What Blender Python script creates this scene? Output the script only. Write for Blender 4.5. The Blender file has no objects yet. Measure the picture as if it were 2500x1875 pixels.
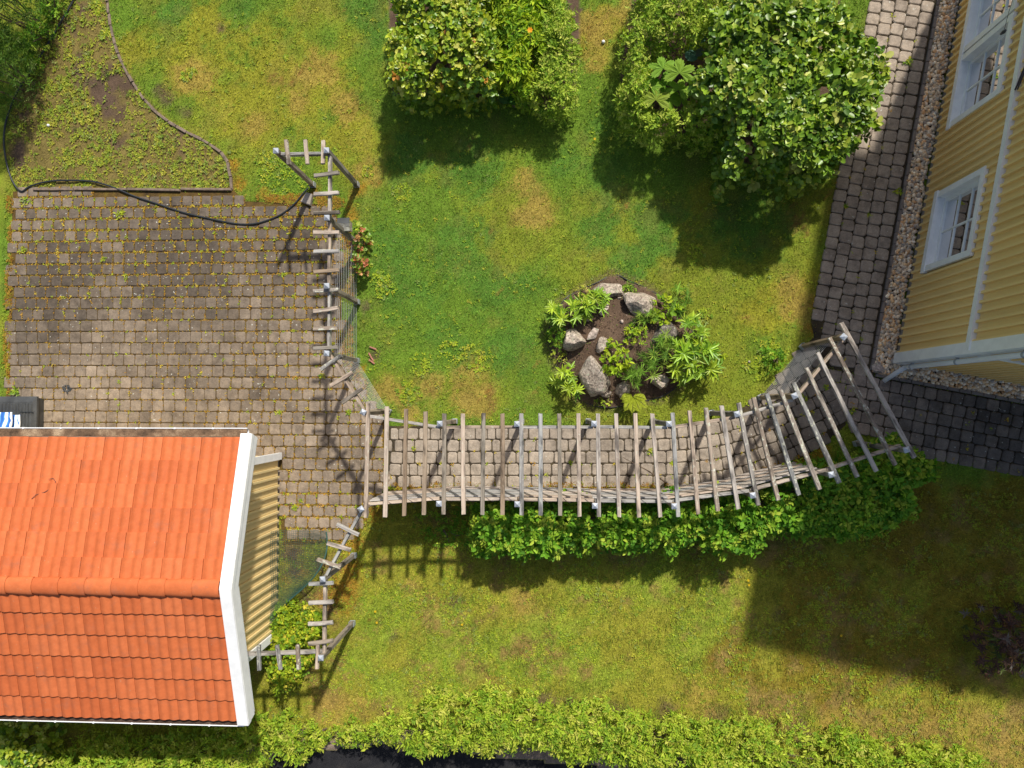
import bpy, math, random
import numpy as np
from mathutils import Matrix, Vector

random.seed(7)
rng = np.random.default_rng(7)
SC = bpy.context.scene
COL = SC.collection

# ------------------------------------------------------------------ camera, sky, sun, exposure
HC = 13.5                                   # camera height above the lawn (m)
FPX = 1734.0                                # focal length in pixels of a 2500 px wide frame
PPX, PPY = 1250.0, 937.5
NAD = (1345.0, 988.0)                       # where the plumb line below the camera meets the frame
d_ = Vector(((NAD[0]-PPX)/FPX, -(NAD[1]-PPY)/FPX, -1.0)).normalized()
Zw = -d_
Xw = (Vector((1, 0, 0)) - Zw*Zw.x).normalized()
Yw = Zw.cross(Xw)
CM = Matrix((Xw, Yw, Zw))                   # camera local -> world
cam = bpy.data.cameras.new('camera')
cam.sensor_width = 36.0
cam.lens = 36.0*FPX/2500.0
cam.clip_start = 0.1
cam.clip_end = 500.0
camo = bpy.data.objects.new('camera', cam)
camo.matrix_world = Matrix.Translation((0, 0, HC)) @ CM.to_4x4()
COL.objects.link(camo)
SC.camera = camo

SUN_AZ, SUN_EL = math.radians(23.6), math.radians(48.5)
world = bpy.data.worlds.new('World')
SC.world = world
world.use_nodes = True
wn = world.node_tree
bg = wn.nodes['Background']
sky = wn.nodes.new('ShaderNodeTexSky')
sky.sky_type = 'NISHITA'
sky.sun_disc = False
sky.sun_elevation = SUN_EL
sky.sun_rotation = SUN_AZ
sky.dust_density = 2.5
sky.ozone_density = 0.6
wn.links.new(sky.outputs[0], bg.inputs[0])
bg.inputs[1].default_value = 0.105
sund = bpy.data.lights.new('sun', 'SUN')
sund.energy = 4.6
sund.angle = math.radians(1.7)
sund.color = (1.0, 0.95, 0.86)
suno = bpy.data.objects.new('sun', sund)
SDIR = Vector((math.sin(SUN_AZ)*math.cos(SUN_EL), math.cos(SUN_AZ)*math.cos(SUN_EL), math.sin(SUN_EL)))
suno.rotation_euler = SDIR.to_track_quat('Z', 'Y').to_euler()
suno.location = (6, 14, 20)
COL.objects.link(suno)
SC.view_settings.view_transform = 'Standard'
SC.view_settings.look = 'None'
SC.view_settings.gamma = 1.0
SC.view_settings.exposure = 0.15
SC.render.film_transparent = False
try:
    SC.cycles.use_denoising = True
    SC.cycles.max_bounces = 6
    SC.cycles.transparent_max_bounces = 12
except Exception:
    pass


def P(u, v, z=0.0):
    """frame pixel (2500 x 1875) to the point at height z"""
    r = CM @ Vector(((u-PPX)/FPX, -(v-PPY)/FPX, -1.0))
    t = (z-HC)/r.z
    return Vector((r.x*t, r.y*t, z))


def PP(pts, z=0.0):
    return np.array([P(a, b, z)[:2] for a, b in pts])


# ------------------------------------------------------------------ object helpers
WM = {}


def tag(o, label=None, cat=None, group=None, kind=None):
    if label: o['label'] = label
    if cat: o['category'] = cat
    if group: o['group'] = group
    if kind: o['kind'] = kind
    return o


def put(o, parent=None, M=None):
    M = M if M is not None else Matrix.Identity(4)
    COL.objects.link(o)
    WM[o.name] = M
    if parent is not None:
        o.parent = parent
        o.matrix_basis = WM[parent.name].inverted() @ M
    else:
        o.matrix_basis = M
    return o


def thing(name, label, cat, loc, group=None):
    o = bpy.data.objects.new(name, None)
    o.empty_display_size = 0.2
    put(o, None, Matrix.Translation(Vector(loc)))
    return tag(o, label, cat, group)


def mesh_obj(name, me, mats, parent=None, M=None, smooth=False):
    o = bpy.data.objects.new(name, me)
    if mats is not None:
        if not isinstance(mats, (list, tuple)): mats = [mats]
        if len(me.materials) == 0:
            for m in mats: me.materials.append(m)
    if smooth:
        me.polygons.foreach_set('use_smooth', np.ones(len(me.polygons), bool))
    return put(o, parent, M)


def np_mesh(name, V, faces, col=None):
    """faces: list of int arrays (n,k)"""
    me = bpy.data.meshes.new(name)
    V = np.asarray(V, np.float32)
    me.vertices.add(len(V))
    me.vertices.foreach_set('co', V.ravel())
    loops = np.concatenate([f.ravel() for f in faces]).astype(np.int32)
    tot = np.concatenate([np.full(len(f), f.shape[1], np.int32) for f in faces])
    start = np.concatenate([[0], np.cumsum(tot)[:-1]]).astype(np.int32)
    me.loops.add(len(loops))
    me.loops.foreach_set('vertex_index', loops)
    me.polygons.add(len(tot))
    me.polygons.foreach_set('loop_start', start)
    me.polygons.foreach_set('loop_total', tot)
    me.update(calc_edges=True)
    if col is not None:
        a = me.color_attributes.new('col', 'FLOAT_COLOR', 'POINT')
        c = np.ones((len(V), 4), np.float32)
        c[:, :3] = col
        a.data.foreach_set('color', c.ravel())
    return me


class MB:
    def __init__(s): s.v = []; s.f = []; s.c = []

    def add(s, vs, fs, col=None):
        b = len(s.v)
        s.v += [tuple(p) for p in vs]
        s.f += [tuple(i+b for i in f) for f in fs]
        if col is not None: s.c += [col]*len(vs)

    def box(s, x0, x1, y0, y1, z0, z1, M=None, col=None):
        vs = [Vector((x, y, z)) for z in (z0, z1) for y in (y0, y1) for x in (x0, x1)]
        if M is not None: vs = [M @ p for p in vs]
        s.add(vs, [(0, 2, 3, 1), (4, 5, 7, 6), (0, 1, 5, 4), (2, 6, 7, 3), (0, 4, 6, 2), (1, 3, 7, 5)], col)

    def tube(s, pts, rad, n=8, cap=True, col=None):
        pts = [Vector(p) for p in pts]
        if not isinstance(rad, (list, tuple, np.ndarray)): rad = [rad]*len(pts)
        vs = []
        up = Vector((0, 0, 1))
        for i, p in enumerate(pts):
            t = (pts[min(i+1, len(pts)-1)]-pts[max(i-1, 0)])
            if t.length < 1e-9: t = Vector((0, 0, 1))
            t.normalize()
            a = t.cross(up)
            if a.length < 0.05: a = t.cross(Vector((1, 0, 0)))
            a.normalize(); b = a.cross(t)
            for k in range(n):
                an = 2*math.pi*k/n
                vs.append(p+(a*math.cos(an)+b*math.sin(an))*rad[i])
        fs = []
        for i in range(len(pts)-1):
            for k in range(n):
                k2 = (k+1) % n
                fs.append((i*n+k, i*n+k2, (i+1)*n+k2, (i+1)*n+k))
        if cap:
            fs.append(tuple(range(n-1, -1, -1)))
            fs.append(tuple((len(pts)-1)*n+k for k in range(n)))
        s.add(vs, fs, col)

    def me(s, name):
        me = bpy.data.meshes.new(name)
        me.from_pydata([tuple(p) for p in s.v], [], s.f)
        if s.c and len(s.c) == len(s.v):
            a = me.color_attributes.new('col', 'FLOAT_COLOR', 'POINT')
            a.data.foreach_set('color', np.array([[*c, 1.0] for c in s.c], np.float32).ravel())
        me.update()
        return me

    def obj(s, name, mat, parent=None, M=None, smooth=False):
        return mesh_obj(name, s.me(name), mat, parent, M, smooth)


# ------------------------------------------------------------------ noise and polygon helpers (numpy)
_lat = {}


def vnoise(x, y, scale, seed=0):
    if seed not in _lat: _lat[seed] = np.random.default_rng(1000+seed).random((256, 256))
    L = _lat[seed]
    x = np.asarray(x)/scale+100.3; y = np.asarray(y)/scale+100.7
    xi = np.floor(x).astype(int); yi = np.floor(y).astype(int)
    fx = x-xi; fy = y-yi
    fx = fx*fx*(3-2*fx); fy = fy*fy*(3-2*fy)
    a = L[xi % 256, yi % 256]; b = L[(xi+1) % 256, yi % 256]
    c = L[xi % 256, (yi+1) % 256]; d = L[(xi+1) % 256, (yi+1) % 256]
    return (a*(1-fx)+b*fx)*(1-fy)+(c*(1-fx)+d*fx)*fy


def fbm(x, y, scale, seed=0, o=4):
    r = 0; a = 0.5; t = 0
    for i in range(o):
        r = r+a*vnoise(x, y, scale/2**i, seed+i*17); t += a; a *= 0.5
    return r/t


def inpoly(pts, poly):
    x, y = pts[:, 0], pts[:, 1]
    c = np.zeros(len(pts), bool)
    n = len(poly)
    for i in range(n):
        x0, y0 = poly[i]; x1, y1 = poly[(i+1) % n]
        if y0 == y1: continue
        c ^= ((y0 > y) != (y1 > y)) & (x < (x1-x0)*(y-y0)/(y1-y0)+x0)
    return c


def edgedist(pts, poly, closed=True):
    n = len(poly)
    best = np.full(len(pts), 1e9)
    for i in range(n if closed else n-1):
        a = poly[i]; b = poly[(i+1) % n]
        ab = b-a
        t = np.clip(((pts-a)@ab)/max(ab@ab, 1e-9), 0, 1)
        best = np.minimum(best, np.hypot(*(pts-(a+t[:, None]*ab)).T))
    return best


def sstep(a, b, x):
    t = np.clip((np.asarray(x)-a)/(b-a), 0, 1)
    return t*t*(3-2*t)


# ------------------------------------------------------------------ materials
def new_mat(name):
    m = bpy.data.materials.new(name)
    m.use_nodes = True
    nt = m.node_tree
    return m, nt, nt.nodes['Principled BSDF'], nt.nodes['Material Output']


def node(nt, typ, **kw):
    n = nt.nodes.new('ShaderNode'+typ)
    for k, v in kw.items():
        if k == 'inp':
            for a, b in v.items(): n.inputs[a].default_value = b
        else: setattr(n, k, v)
    return n


def ramp(nt, stops, fac=None):
    r = nt.nodes.new('ShaderNodeValToRGB')
    el = r.color_ramp.elements
    while len(el) < len(stops): el.new(0.5)
    for e, (p, c) in zip(el, stops):
        e.position = p; e.color = (*c, 1) if len(c) == 3 else c
    if fac is not None: nt.links.new(fac, r.inputs[0])
    return r


def mix(nt, fac, a, b, mode='MIX'):
    n = nt.nodes.new('ShaderNodeMix')
    n.data_type = 'RGBA'; n.blend_type = mode
    for s, v in ((0, fac), (6, a), (7, b)):
        if hasattr(v, 'default_value') or hasattr(v, 'is_linked'): nt.links.new(v, n.inputs[s])
        elif isinstance(v, (int, float)): n.inputs[s].default_value = v
        else: n.inputs[s].default_value = (*v, 1) if len(v) == 3 else v
    return n.outputs[2]


def coords(nt, kind='Object', scale=(1, 1, 1), rand=False):
    tc = node(nt, 'TexCoord')
    mp = node(nt, 'Mapping')
    mp.inputs['Scale'].default_value = scale
    nt.links.new(tc.outputs[kind], mp.inputs[0])
    if rand:
        oi = node(nt, 'ObjectInfo')
        ml = node(nt, 'VectorMath', operation='SCALE')
        ml.inputs[0].default_value = (37.0, 91.0, 53.0)
        nt.links.new(oi.outputs['Random'], ml.inputs['Scale'])
        nt.links.new(ml.outputs[0], mp.inputs['Location'])
    return mp.outputs[0]


def noise(nt, vec, scale, detail=4, rough=0.6):
    n = node(nt, 'TexNoise')
    n.inputs['Scale'].default_value = scale
    n.inputs['Detail'].default_value = detail
    n.inputs['Roughness'].default_value = rough
    if vec is not None: nt.links.new(vec, n.inputs['Vector'])
    return n.outputs['Fac']


def bump(nt, h, bs, strength=0.4, dist=0.01):
    b = node(nt, 'Bump')
    b.inputs['Strength'].default_value = strength
    b.inputs['Distance'].default_value = dist
    nt.links.new(h, b.inputs['Height'])
    nt.links.new(b.outputs[0], bs.inputs['Normal'])


def mat_leaf(name, rough=0.5, transl=0.25, spec=0.4):
    m, nt, bs, out = new_mat(name)
    at = node(nt, 'Attribute', attribute_name='col')
    nt.links.new(at.outputs['Color'], bs.inputs['Base Color'])
    bs.inputs['Roughness'].default_value = rough
    bs.inputs['Specular IOR Level'].default_value = spec
    if transl:
        tr = node(nt, 'BsdfTranslucent')
        hs = node(nt, 'HueSaturation')
        hs.inputs['Value'].default_value = 1.25
        hs.inputs['Saturation'].default_value = 1.1
        nt.links.new(at.outputs['Color'], hs.inputs['Color'])
        nt.links.new(hs.outputs[0], tr.inputs[0])
        mx = node(nt, 'MixShader')
        mx.inputs[0].default_value = transl
        nt.links.new(bs.outputs[0], mx.inputs[1]); nt.links.new(tr.outputs[0], mx.inputs[2])
        nt.links.new(mx.outputs[0], out.inputs[0])
    return m


def mat_simple(name, col, rough=0.6, metal=0.0, var=0.12, scale=6.0, spec=0.4, bmp=0.0, rand=True):
    m, nt, bs, out = new_mat(name)
    v = coords(nt, 'Object', rand=rand)
    f = noise(nt, v, scale, 5)
    d = tuple(c*(1-var) for c in col); l = tuple(min(1, c*(1+var)) for c in col)
    r = ramp(nt, [(0.3, d), (0.7, l)], f)
    nt.links.new(r.outputs[0], bs.inputs['Base Color'])
    bs.inputs['Roughness'].default_value = rough
    bs.inputs['Metallic'].default_value = metal
    bs.inputs['Specular IOR Level'].default_value = spec
    if bmp:
        bump(nt, noise(nt, v, scale*8, 3), bs, bmp, 0.004)
    return m


def mat_wood(name, lichen=0.5, base=((0.22, 0.19, 0.17), (0.42, 0.385, 0.35), (0.58, 0.54, 0.49))):
    m, nt, bs, out = new_mat(name)
    oi = node(nt, 'ObjectInfo')
    g = coords(nt, 'Object', (1.2, 26, 26), True)
    f = noise(nt, g, 1.0, 5, 0.65)
    c1 = ramp(nt, [(0.28, base[0]), (0.5, base[1]), (0.72, base[2])], f).outputs[0]
    warm = ramp(nt, [(0.0, (0.72, 0.78, 0.82)), (0.45, (1.0, 0.97, 0.93)), (0.8, (1.12, 0.98, 0.84)), (1.0, (0.85, 0.72, 0.6))], oi.outputs['Random']).outputs[0]
    c2 = mix(nt, 1.0, c1, warm, 'MULTIPLY')
    l = coords(nt, 'Object', (5, 9, 9), True)
    ln = noise(nt, l, 2.2, 6, 0.7)
    lf = ramp(nt, [(0.60-0.06*lichen, (0, 0, 0)), (0.66-0.05*lichen, (1, 1, 1))], ln).outputs[0]
    lc = ramp(nt, [(0.3, (0.62, 0.62, 0.55)), (0.6, (0.5, 0.5, 0.38)), (0.75, (0.5, 0.45, 0.16))], noise(nt, l, 6.0, 2)).outputs[0]
    lm = node(nt, 'Math', operation='MULTIPLY'); lm.inputs[1].default_value = min(0.95, 0.85*lichen+0.1)
    nt.links.new(lf, lm.inputs[0])
    c3 = mix(nt, lm.outputs[0], c2, lc)
    dk = ramp(nt, [(0.36, (0.25, 0.25, 0.26)), (0.5, (1, 1, 1))], noise(nt, coords(nt, 'Object', (1.4, 5, 5), True), 1.6, 4)).outputs[0]
    c4 = mix(nt, 0.85, c3, dk, 'MULTIPLY')
    nt.links.new(c4, bs.inputs['Base Color'])
    bs.inputs['Roughness'].default_value = 0.85
    bs.inputs['Specular IOR Level'].default_value = 0.2
    bump(nt, f, bs, 0.5, 0.006)
    return m


def mat_paver(name, attr=False):
    m, nt, bs, out = new_mat(name)
    if attr:
        cc = node(nt, 'Attribute', attribute_name='col').outputs['Color']
    else:
        cc = node(nt, 'ObjectInfo').outputs['Color']
    geo = node(nt, 'NewGeometry')
    n1 = noise(nt, geo.outputs['Position'], 7.0, 6, 0.7)
    k = ramp(nt, [(0.25, (0.62, 0.61, 0.60)), (0.5, (1, 1, 1)), (0.75, (1.32, 1.29, 1.24))], n1).outputs[0]
    c = mix(nt, 1.0, cc, k, 'MULTIPLY')
    n2 = noise(nt, geo.outputs['Position'], 2.6, 6, 0.75)
    s = ramp(nt, [(0.46, (1, 1, 1)), (0.62, (0.5, 0.48, 0.46))], n2).outputs[0]
    c = mix(nt, 0.55, c, s, 'MULTIPLY')
    n3 = noise(nt, geo.outputs['Position'], 45.0, 3, 0.7)
    s3 = ramp(nt, [(0.3, (0.8, 0.8, 0.8)), (0.7, (1.18, 1.18, 1.18))], n3).outputs[0]
    c = mix(nt, 1.0, c, s3, 'MULTIPLY')
    sp = ramp(nt, [(0.745, (0, 0, 0)), (0.76, (1, 1, 1))], noise(nt, geo.outputs['Position'], 21.0, 1)).outputs[0]
    c = mix(nt, sp, c, (0.5, 0.5, 0.44))
    nt.links.new(c, bs.inputs['Base Color'])
    bs.inputs['Roughness'].default_value = 0.88
    bs.inputs['Specular IOR Level'].default_value = 0.2
    bump(nt, n1, bs, 0.5, 0.012)
    return m


def mat_rock(name, c0, c1, c2):
    m, nt, bs, out = new_mat(name)
    v = coords(nt, 'Object', (1, 1, 1), True)
    n1 = noise(nt, v, 6.5, 8, 0.72)
    c = ramp(nt, [(0.3, c0), (0.5, c1), (0.68, c2)], n1).outputs[0]
    n2 = noise(nt, v, 26, 5, 0.75)
    k = ramp(nt, [(0.35, (0.5, 0.5, 0.5)), (0.6, (1.3, 1.28, 1.25))], n2).outputs[0]
    c = mix(nt, 1.0, c, k, 'MULTIPLY')
    li = ramp(nt, [(0.6, (0, 0, 0)), (0.66, (1, 1, 1))], noise(nt, v, 14, 4, 0.6)).outputs[0]
    c = mix(nt, li, c, (0.36, 0.38, 0.27))
    nt.links.new(c, bs.inputs['Base Color'])
    bs.inputs['Roughness'].default_value = 0.9
    bs.inputs['Specular IOR Level'].default_value = 0.15
    bump(nt, n2, bs, 0.8, 0.02)
    return m


M_leaf = mat_leaf('leaf', 0.6, 0.28, 0.2)
M_gloss = mat_leaf('glossy_leaf', 0.38, 0.2, 0.4)
M_grass = mat_leaf('grass_blade', 0.65, 0.2, 0.15)
M_pebble = mat_leaf('pebble', 0.55, 0.0, 0.35)
M_wood = mat_wood('weathered_wood', 0.55)
M_woodl = mat_wood('lichened_wood', 1.15, ((0.13, 0.12, 0.11), (0.27, 0.25, 0.23), (0.43, 0.40, 0.36)))
M_woodg = mat_wood('grey_wood', 0.1, ((0.16, 0.13, 0.10), (0.29, 0.25, 0.20), (0.40, 0.35, 0.29)))
M_plank = mat_wood('screen_plank', 0.05, ((0.28, 0.25, 0.225), (0.48, 0.44, 0.41), (0.62, 0.58, 0.54)))
M_zinc = mat_simple('galvanised_metal', (0.42, 0.45, 0.50), 0.5, 0.3, 0.2)
M_paver = mat_paver('paver')
M_paver2 = mat_paver('paver_mass', True)
M_white = mat_simple('white_paint', (0.83, 0.83, 0.81), 0.55, 0, 0.08, 5, bmp=0.1)
M_whitew = mat_simple('white_plastic', (0.78, 0.79, 0.80), 0.35, 0, 0.03, 3)
M_rubber = mat_simple('black_rubber', (0.022, 0.026, 0.03), 0.45, 0, 0.2)
M_plastic = mat_simple('black_plastic', (0.055, 0.058, 0.06), 0.5, 0, 0.35, 5, bmp=0.1)
M_wire = mat_simple('wire', (0.32, 0.33, 0.33), 0.5, 0.3)
M_twine = mat_simple('dark_cable', (0.05, 0.04, 0.045), 0.6)
M_bark = mat_simple('bark', (0.14, 0.10, 0.07), 0.9, 0, 0.35, 20, bmp=0.4)
M_net = mat_simple('green_net', (0.03, 0.085, 0.07), 0.7)
M_concrete = mat_simple('concrete', (0.30, 0.26, 0.22), 0.9, 0, 0.25, 7, bmp=0.3)
M_kerb = mat_simple('kerb_concrete', (0.20, 0.17, 0.15), 0.9, 0, 0.25, 6, bmp=0.3)
M_edging = mat_simple('edging_wood', (0.18, 0.135, 0.10), 0.9, 0, 0.4, 12, bmp=0.4)
M_interior = mat_simple('room_interior', (0.10, 0.09, 0.08), 0.9)
M_curtain = mat_simple('curtain', (0.75, 0.76, 0.77), 0.9, 0, 0.05)


def mat_tile():
    m, nt, bs, out = new_mat('roof_tile')
    oi = node(nt, 'ObjectInfo')
    r = ramp(nt, [(0, (0.50, 0.118, 0.036)), (0.5, (0.55, 0.138, 0.042)), (1, (0.58, 0.155, 0.052))], oi.outputs['Random']).outputs[0]
    v = coords(nt, 'Object', (1, 1, 1), True)
    n1 = noise(nt, v, 9, 5, 0.7)
    k = ramp(nt, [(0.3, (0.86, 0.84, 0.82)), (0.7, (1.08, 1.1, 1.12))], n1).outputs[0]
    c = mix(nt, 1.0, r, k, 'MULTIPLY')
    geo = node(nt, 'NewGeometry')
    n2 = noise(nt, geo.outputs['Position'], 3.5, 6, 0.7)
    g = ramp(nt, [(0.55, (0, 0, 0)), (0.75, (1, 1, 1))], n2).outputs[0]
    mg = node(nt, 'Math', operation='MULTIPLY'); mg.inputs[1].default_value = 0.5
    nt.links.new(g, mg.inputs[0])
    c = mix(nt, mg.outputs[0], c, (0.30, 0.12, 0.07))
    lich = ramp(nt, [(0.70, (0, 0, 0)), (0.73, (1, 1, 1))], noise(nt, geo.outputs['Position'], 30, 2)).outputs[0]
    ml = node(nt, 'Math', operation='MULTIPLY'); ml.inputs[1].default_value = 0.4
    nt.links.new(lich, ml.inputs[0])
    c = mix(nt, ml.outputs[0], c, (0.42, 0.30, 0.2))
    nt.links.new(c, bs.inputs['Base Color'])
    bs.inputs['Roughness'].default_value = 0.7
    bs.inputs['Specular IOR Level'].default_value = 0.25
    bump(nt, noise(nt, v, 90, 3), bs, 0.25, 0.003)
    return m


def mat_clad(name, col):
    m, nt, bs, out = new_mat(name)
    oi = node(nt, 'ObjectInfo')
    v = coords(nt, 'Object', (10, 10, 0.7), True)
    f = noise(nt, v, 1.5, 4)
    r = ramp(nt, [(0.3, tuple(c*0.93 for c in col)), (0.7, tuple(c*1.05 for c in col))], f).outputs[0]
    k = ramp(nt, [(0, (0.95, 0.95, 0.95)), (1, (1.04, 1.04, 1.04))], oi.outputs['Random']).outputs[0]
    c = mix(nt, 1.0, r, k, 'MULTIPLY')
    nt.links.new(c, bs.inputs['Base Color'])
    bs.inputs['Roughness'].default_value = 0.6
    bump(nt, f, bs, 0.15, 0.003)
    return m


M_tile = mat_tile()
M_clad = mat_clad('yellow_boarding', (0.86, 0.62, 0.26))
M_cladg = mat_clad('pale_yellow_boarding', (0.76, 0.59, 0.28))
M_rock1 = mat_rock('granite', (0.18, 0.145, 0.115), (0.38, 0.32, 0.26), (0.56, 0.49, 0.41))
M_rock2 = mat_rock('dark_granite', (0.04, 0.035, 0.032), (0.12, 0.105, 0.09), (0.28, 0.25, 0.22))
M_rock3 = mat_rock('pink_granite', (0.30, 0.24, 0.20), (0.46, 0.38, 0.33), (0.58, 0.50, 0.44))


def mat_ground():
    m, nt, bs, out = new_mat('ground')
    at = node(nt, 'Attribute', attribute_name='col').outputs['Color']
    geo = node(nt, 'NewGeometry')
    n1 = noise(nt, geo.outputs['Position'], 30, 5, 0.75)
    k = ramp(nt, [(0.25, (0.55, 0.55, 0.5)), (0.5, (1, 1, 1)), (0.75, (1.4, 1.4, 1.3))], n1).outputs[0]
    c = mix(nt, 1.0, at, k, 'MULTIPLY')
    nt.links.new(c, bs.inputs['Base Color'])
    bs.inputs['Roughness'].default_value = 0.95
    bs.inputs['Specular IOR Level'].default_value = 0.1
    bump(nt, n1, bs, 0.7, 0.02)
    return m


def mat_joint(name, cols):
    m, nt, bs, out = new_mat(name)
    geo = node(nt, 'NewGeometry')
    n1 = noise(nt, geo.outputs['Position'], 3.0, 6, 0.7)
    c = ramp(nt, [(0.32, cols[0]), (0.5, cols[1]), (0.66, cols[2])], n1).outputs[0]
    n2 = noise(nt, geo.outputs['Position'], 60, 3, 0.7)
    k = ramp(nt, [(0.3, (0.6, 0.6, 0.6)), (0.7, (1.3, 1.3, 1.3))], n2).outputs[0]
    c = mix(nt, 1.0, c, k, 'MULTIPLY')
    nt.links.new(c, bs.inputs['Base Color'])
    bs.inputs['Roughness'].default_value = 1.0
    bs.inputs['Specular IOR Level'].default_value = 0.05
    bump(nt, n2, bs, 0.6, 0.01)
    return m


M_ground = mat_ground()
M_joint1 = mat_joint('mossy_joint', ((0.05, 0.036, 0.022), (0.12, 0.075, 0.025), (0.17, 0.12, 0.025)))
M_joint2 = mat_joint('sandy_joint', ((0.035, 0.028, 0.022), (0.06, 0.048, 0.032), (0.09, 0.07, 0.035)))
M_soil = mat_joint('garden_soil', ((0.045, 0.028, 0.02), (0.085, 0.055, 0.04), (0.15, 0.10, 0.075)))
M_litter = mat_joint('dry_litter', ((0.05, 0.035, 0.025), (0.20, 0.13, 0.08), (0.42, 0.31, 0.2)))
M_asphalt = mat_joint('asphalt', ((0.018, 0.018, 0.02), (0.025, 0.025, 0.028), (0.036, 0.034, 0.034)))


def mat_glass():
    m, nt, bs, out = new_mat('window_glass')
    nt.nodes.remove(bs)
    fr = node(nt, 'Fresnel'); fr.inputs['IOR'].default_value = 2.1
    tr = node(nt, 'BsdfTransparent'); tr.inputs[0].default_value = (0.86, 0.9, 0.88, 1)
    gl = node(nt, 'BsdfGlossy'); gl.inputs['Roughness'].default_value = 0.01
    mx = node(nt, 'MixShader')
    nt.links.new(fr.outputs[0], mx.inputs[0]); nt.links.new(tr.outputs[0], mx.inputs[1]); nt.links.new(gl.outputs[0], mx.inputs[2])
    nt.links.new(mx.outputs[0], out.inputs[0])
    return m


M_glass = mat_glass()


def mat_bag():
    m, nt, bs, out = new_mat('printed_sack')
    v = coords(nt, 'Object', (1, 1, 1))
    w = node(nt, 'TexWave'); w.inputs['Scale'].default_value = 2.4; w.inputs['Distortion'].default_value = 5.0
    w.inputs['Detail'].default_value = 2
    nt.links.new(v, w.inputs['Vector'])
    c = ramp(nt, [(0.0, (0.03, 0.12, 0.45)), (0.4, (0.05, 0.22, 0.62)), (0.62, (0.25, 0.5, 0.75)), (0.72, (0.85, 0.88, 0.9))], w.outputs['Fac']).outputs[0]
    nt.links.new(c, bs.inputs['Base Color'])
    bs.inputs['Roughness'].default_value = 0.3
    return m


M_bag = mat_bag()

# ------------------------------------------------------------------ the lie of the land: outlines on the ground
def smooth_poly(pts, n=4, closed=True):
    pts = np.asarray(pts, float)
    N = len(pts); out = []
    rngi = range(N) if closed else range(N-1)
    for i in rngi:
        p0 = pts[(i-1) % N] if closed or i > 0 else pts[i]
        p1 = pts[i]; p2 = pts[(i+1) % N]
        p3 = pts[(i+2) % N] if closed or i+2 < N else p2
        for k in range(n):
            t = k/n
            out.append(0.5*((2*p1)+(-p0+p2)*t+(2*p0-5*p1+4*p2-p3)*t*t+(-p0+3*p1-3*p2+p3)*t**3))
    if not closed: out.append(pts[-1])
    return np.array(out)


# the house: corner and wall direction
HCN = P(2181, 879)
UW = (P(2340.5, 0)-P(2218.5, 675)).normalized()      # along the long wall, away from the corner
VW = Vector((UW.y, -UW.x, 0))                        # along the end wall, away from the corner
WALL_L = 8.3

PATIO = PP([(33, 468), (572, 466), (600, 492), (700, 496), (815, 500), (832, 560), (836, 860), (872, 915), (905, 990), (945, 1036),
            (945, 1196), (905, 1250), (862, 1312), (780, 1326), (690, 1330), (676, 1118), (-40, 1118), (18, 960), (26, 700)])
LTOP, LBOT = P(1987, 822), P(2088, 1086)             # cut line where the curved path meets the path along the house
PERG = PP([(945, 1040), (1640, 1040), (1735, 1030), (1800, 1003), (1851, 972), (1905, 915), (1960, 850), (1987, 822), (2068, 1034),
           (2000, 1094), (1945, 1122), (1850, 1152), (1760, 1178), (1640, 1189), (945, 1190)])
K0 = P(2122, 903); K1 = P(2133, 919)
CR0 = K1
UPATH = np.array([P(1987, 822)[:2], P(2020, 1004)[:2], (K1-VW*0.9)[:2], K1[:2], (K0+UW*11.0)[:2], (K0+UW*11.0-VW*1.2)[:2], (K0+UW*0.7-VW*1.2)[:2]])
CROSS = np.array([(K1-VW*0.95)[:2], (K1+VW*5.0)[:2], (K1+VW*5.0-UW*1.22)[:2], (K1+VW*0.75-UW*1.22)[:2], P(2068, 1034)[:2]])
GRAVEL = np.array([(K0+VW*0.06)[:2], (K0+UW*11.0+VW*0.06)[:2], (HCN+UW*11.2)[:2], HCN[:2], (HCN+VW*6)[:2], (K1+VW*6+UW*0.05)[:2], (K1+VW*0.06+UW*0.05)[:2]])
ROCKERY = smooth_poly(PP([(1338, 816), (1345, 855), (1363, 902), (1402, 961), (1436, 986), (1492, 995), (1582, 977), (1628, 961), (1690, 911),
                          (1708, 843), (1671, 785), (1628, 737), (1582, 705), (1537, 687), (1499, 670), (1458, 690), (1413, 710), (1379, 730), (1350, 776)]), 3)
WEEDBED = PP([(140, 0), (262, 0), (264, 60), (285, 120), (310, 170), (345, 225), (400, 285), (455, 320), (520, 355), (550, 385), (562, 410), (566, 464), (80, 462), (45, 470), (20, 380), (20, 290), (60, 200)])
HOUSEF = np.array([HCN[:2], (HCN+UW*WALL_L)[:2], (HCN+UW*WALL_L+VW*7)[:2], (HCN+VW*7)[:2]])
GX = P(683, 1200).x                                  # garage gable wall
GY1, GY0 = P(683, 1113).y, P(683, 1540).y
GARF = np.array([(GX, GY0), (GX, GY1), (-11.4, GY1), (-11.4, GY0)])
ROAD_EDGE = smooth_poly(PP([(-200, 2020), (300, 1960), (520, 1900), (600, 1868), (700, 1843), (830, 1826), (960, 1818), (1080, 1826), (1200, 1845), (1400, 1866), (1600, 1885), (2000, 1925), (2700, 1990)]), 4, False)


def road_y(x):
    o = np.argsort(ROAD_EDGE[:, 0])
    return np.interp(x, ROAD_EDGE[o, 0], ROAD_EDGE[o, 1])


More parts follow.
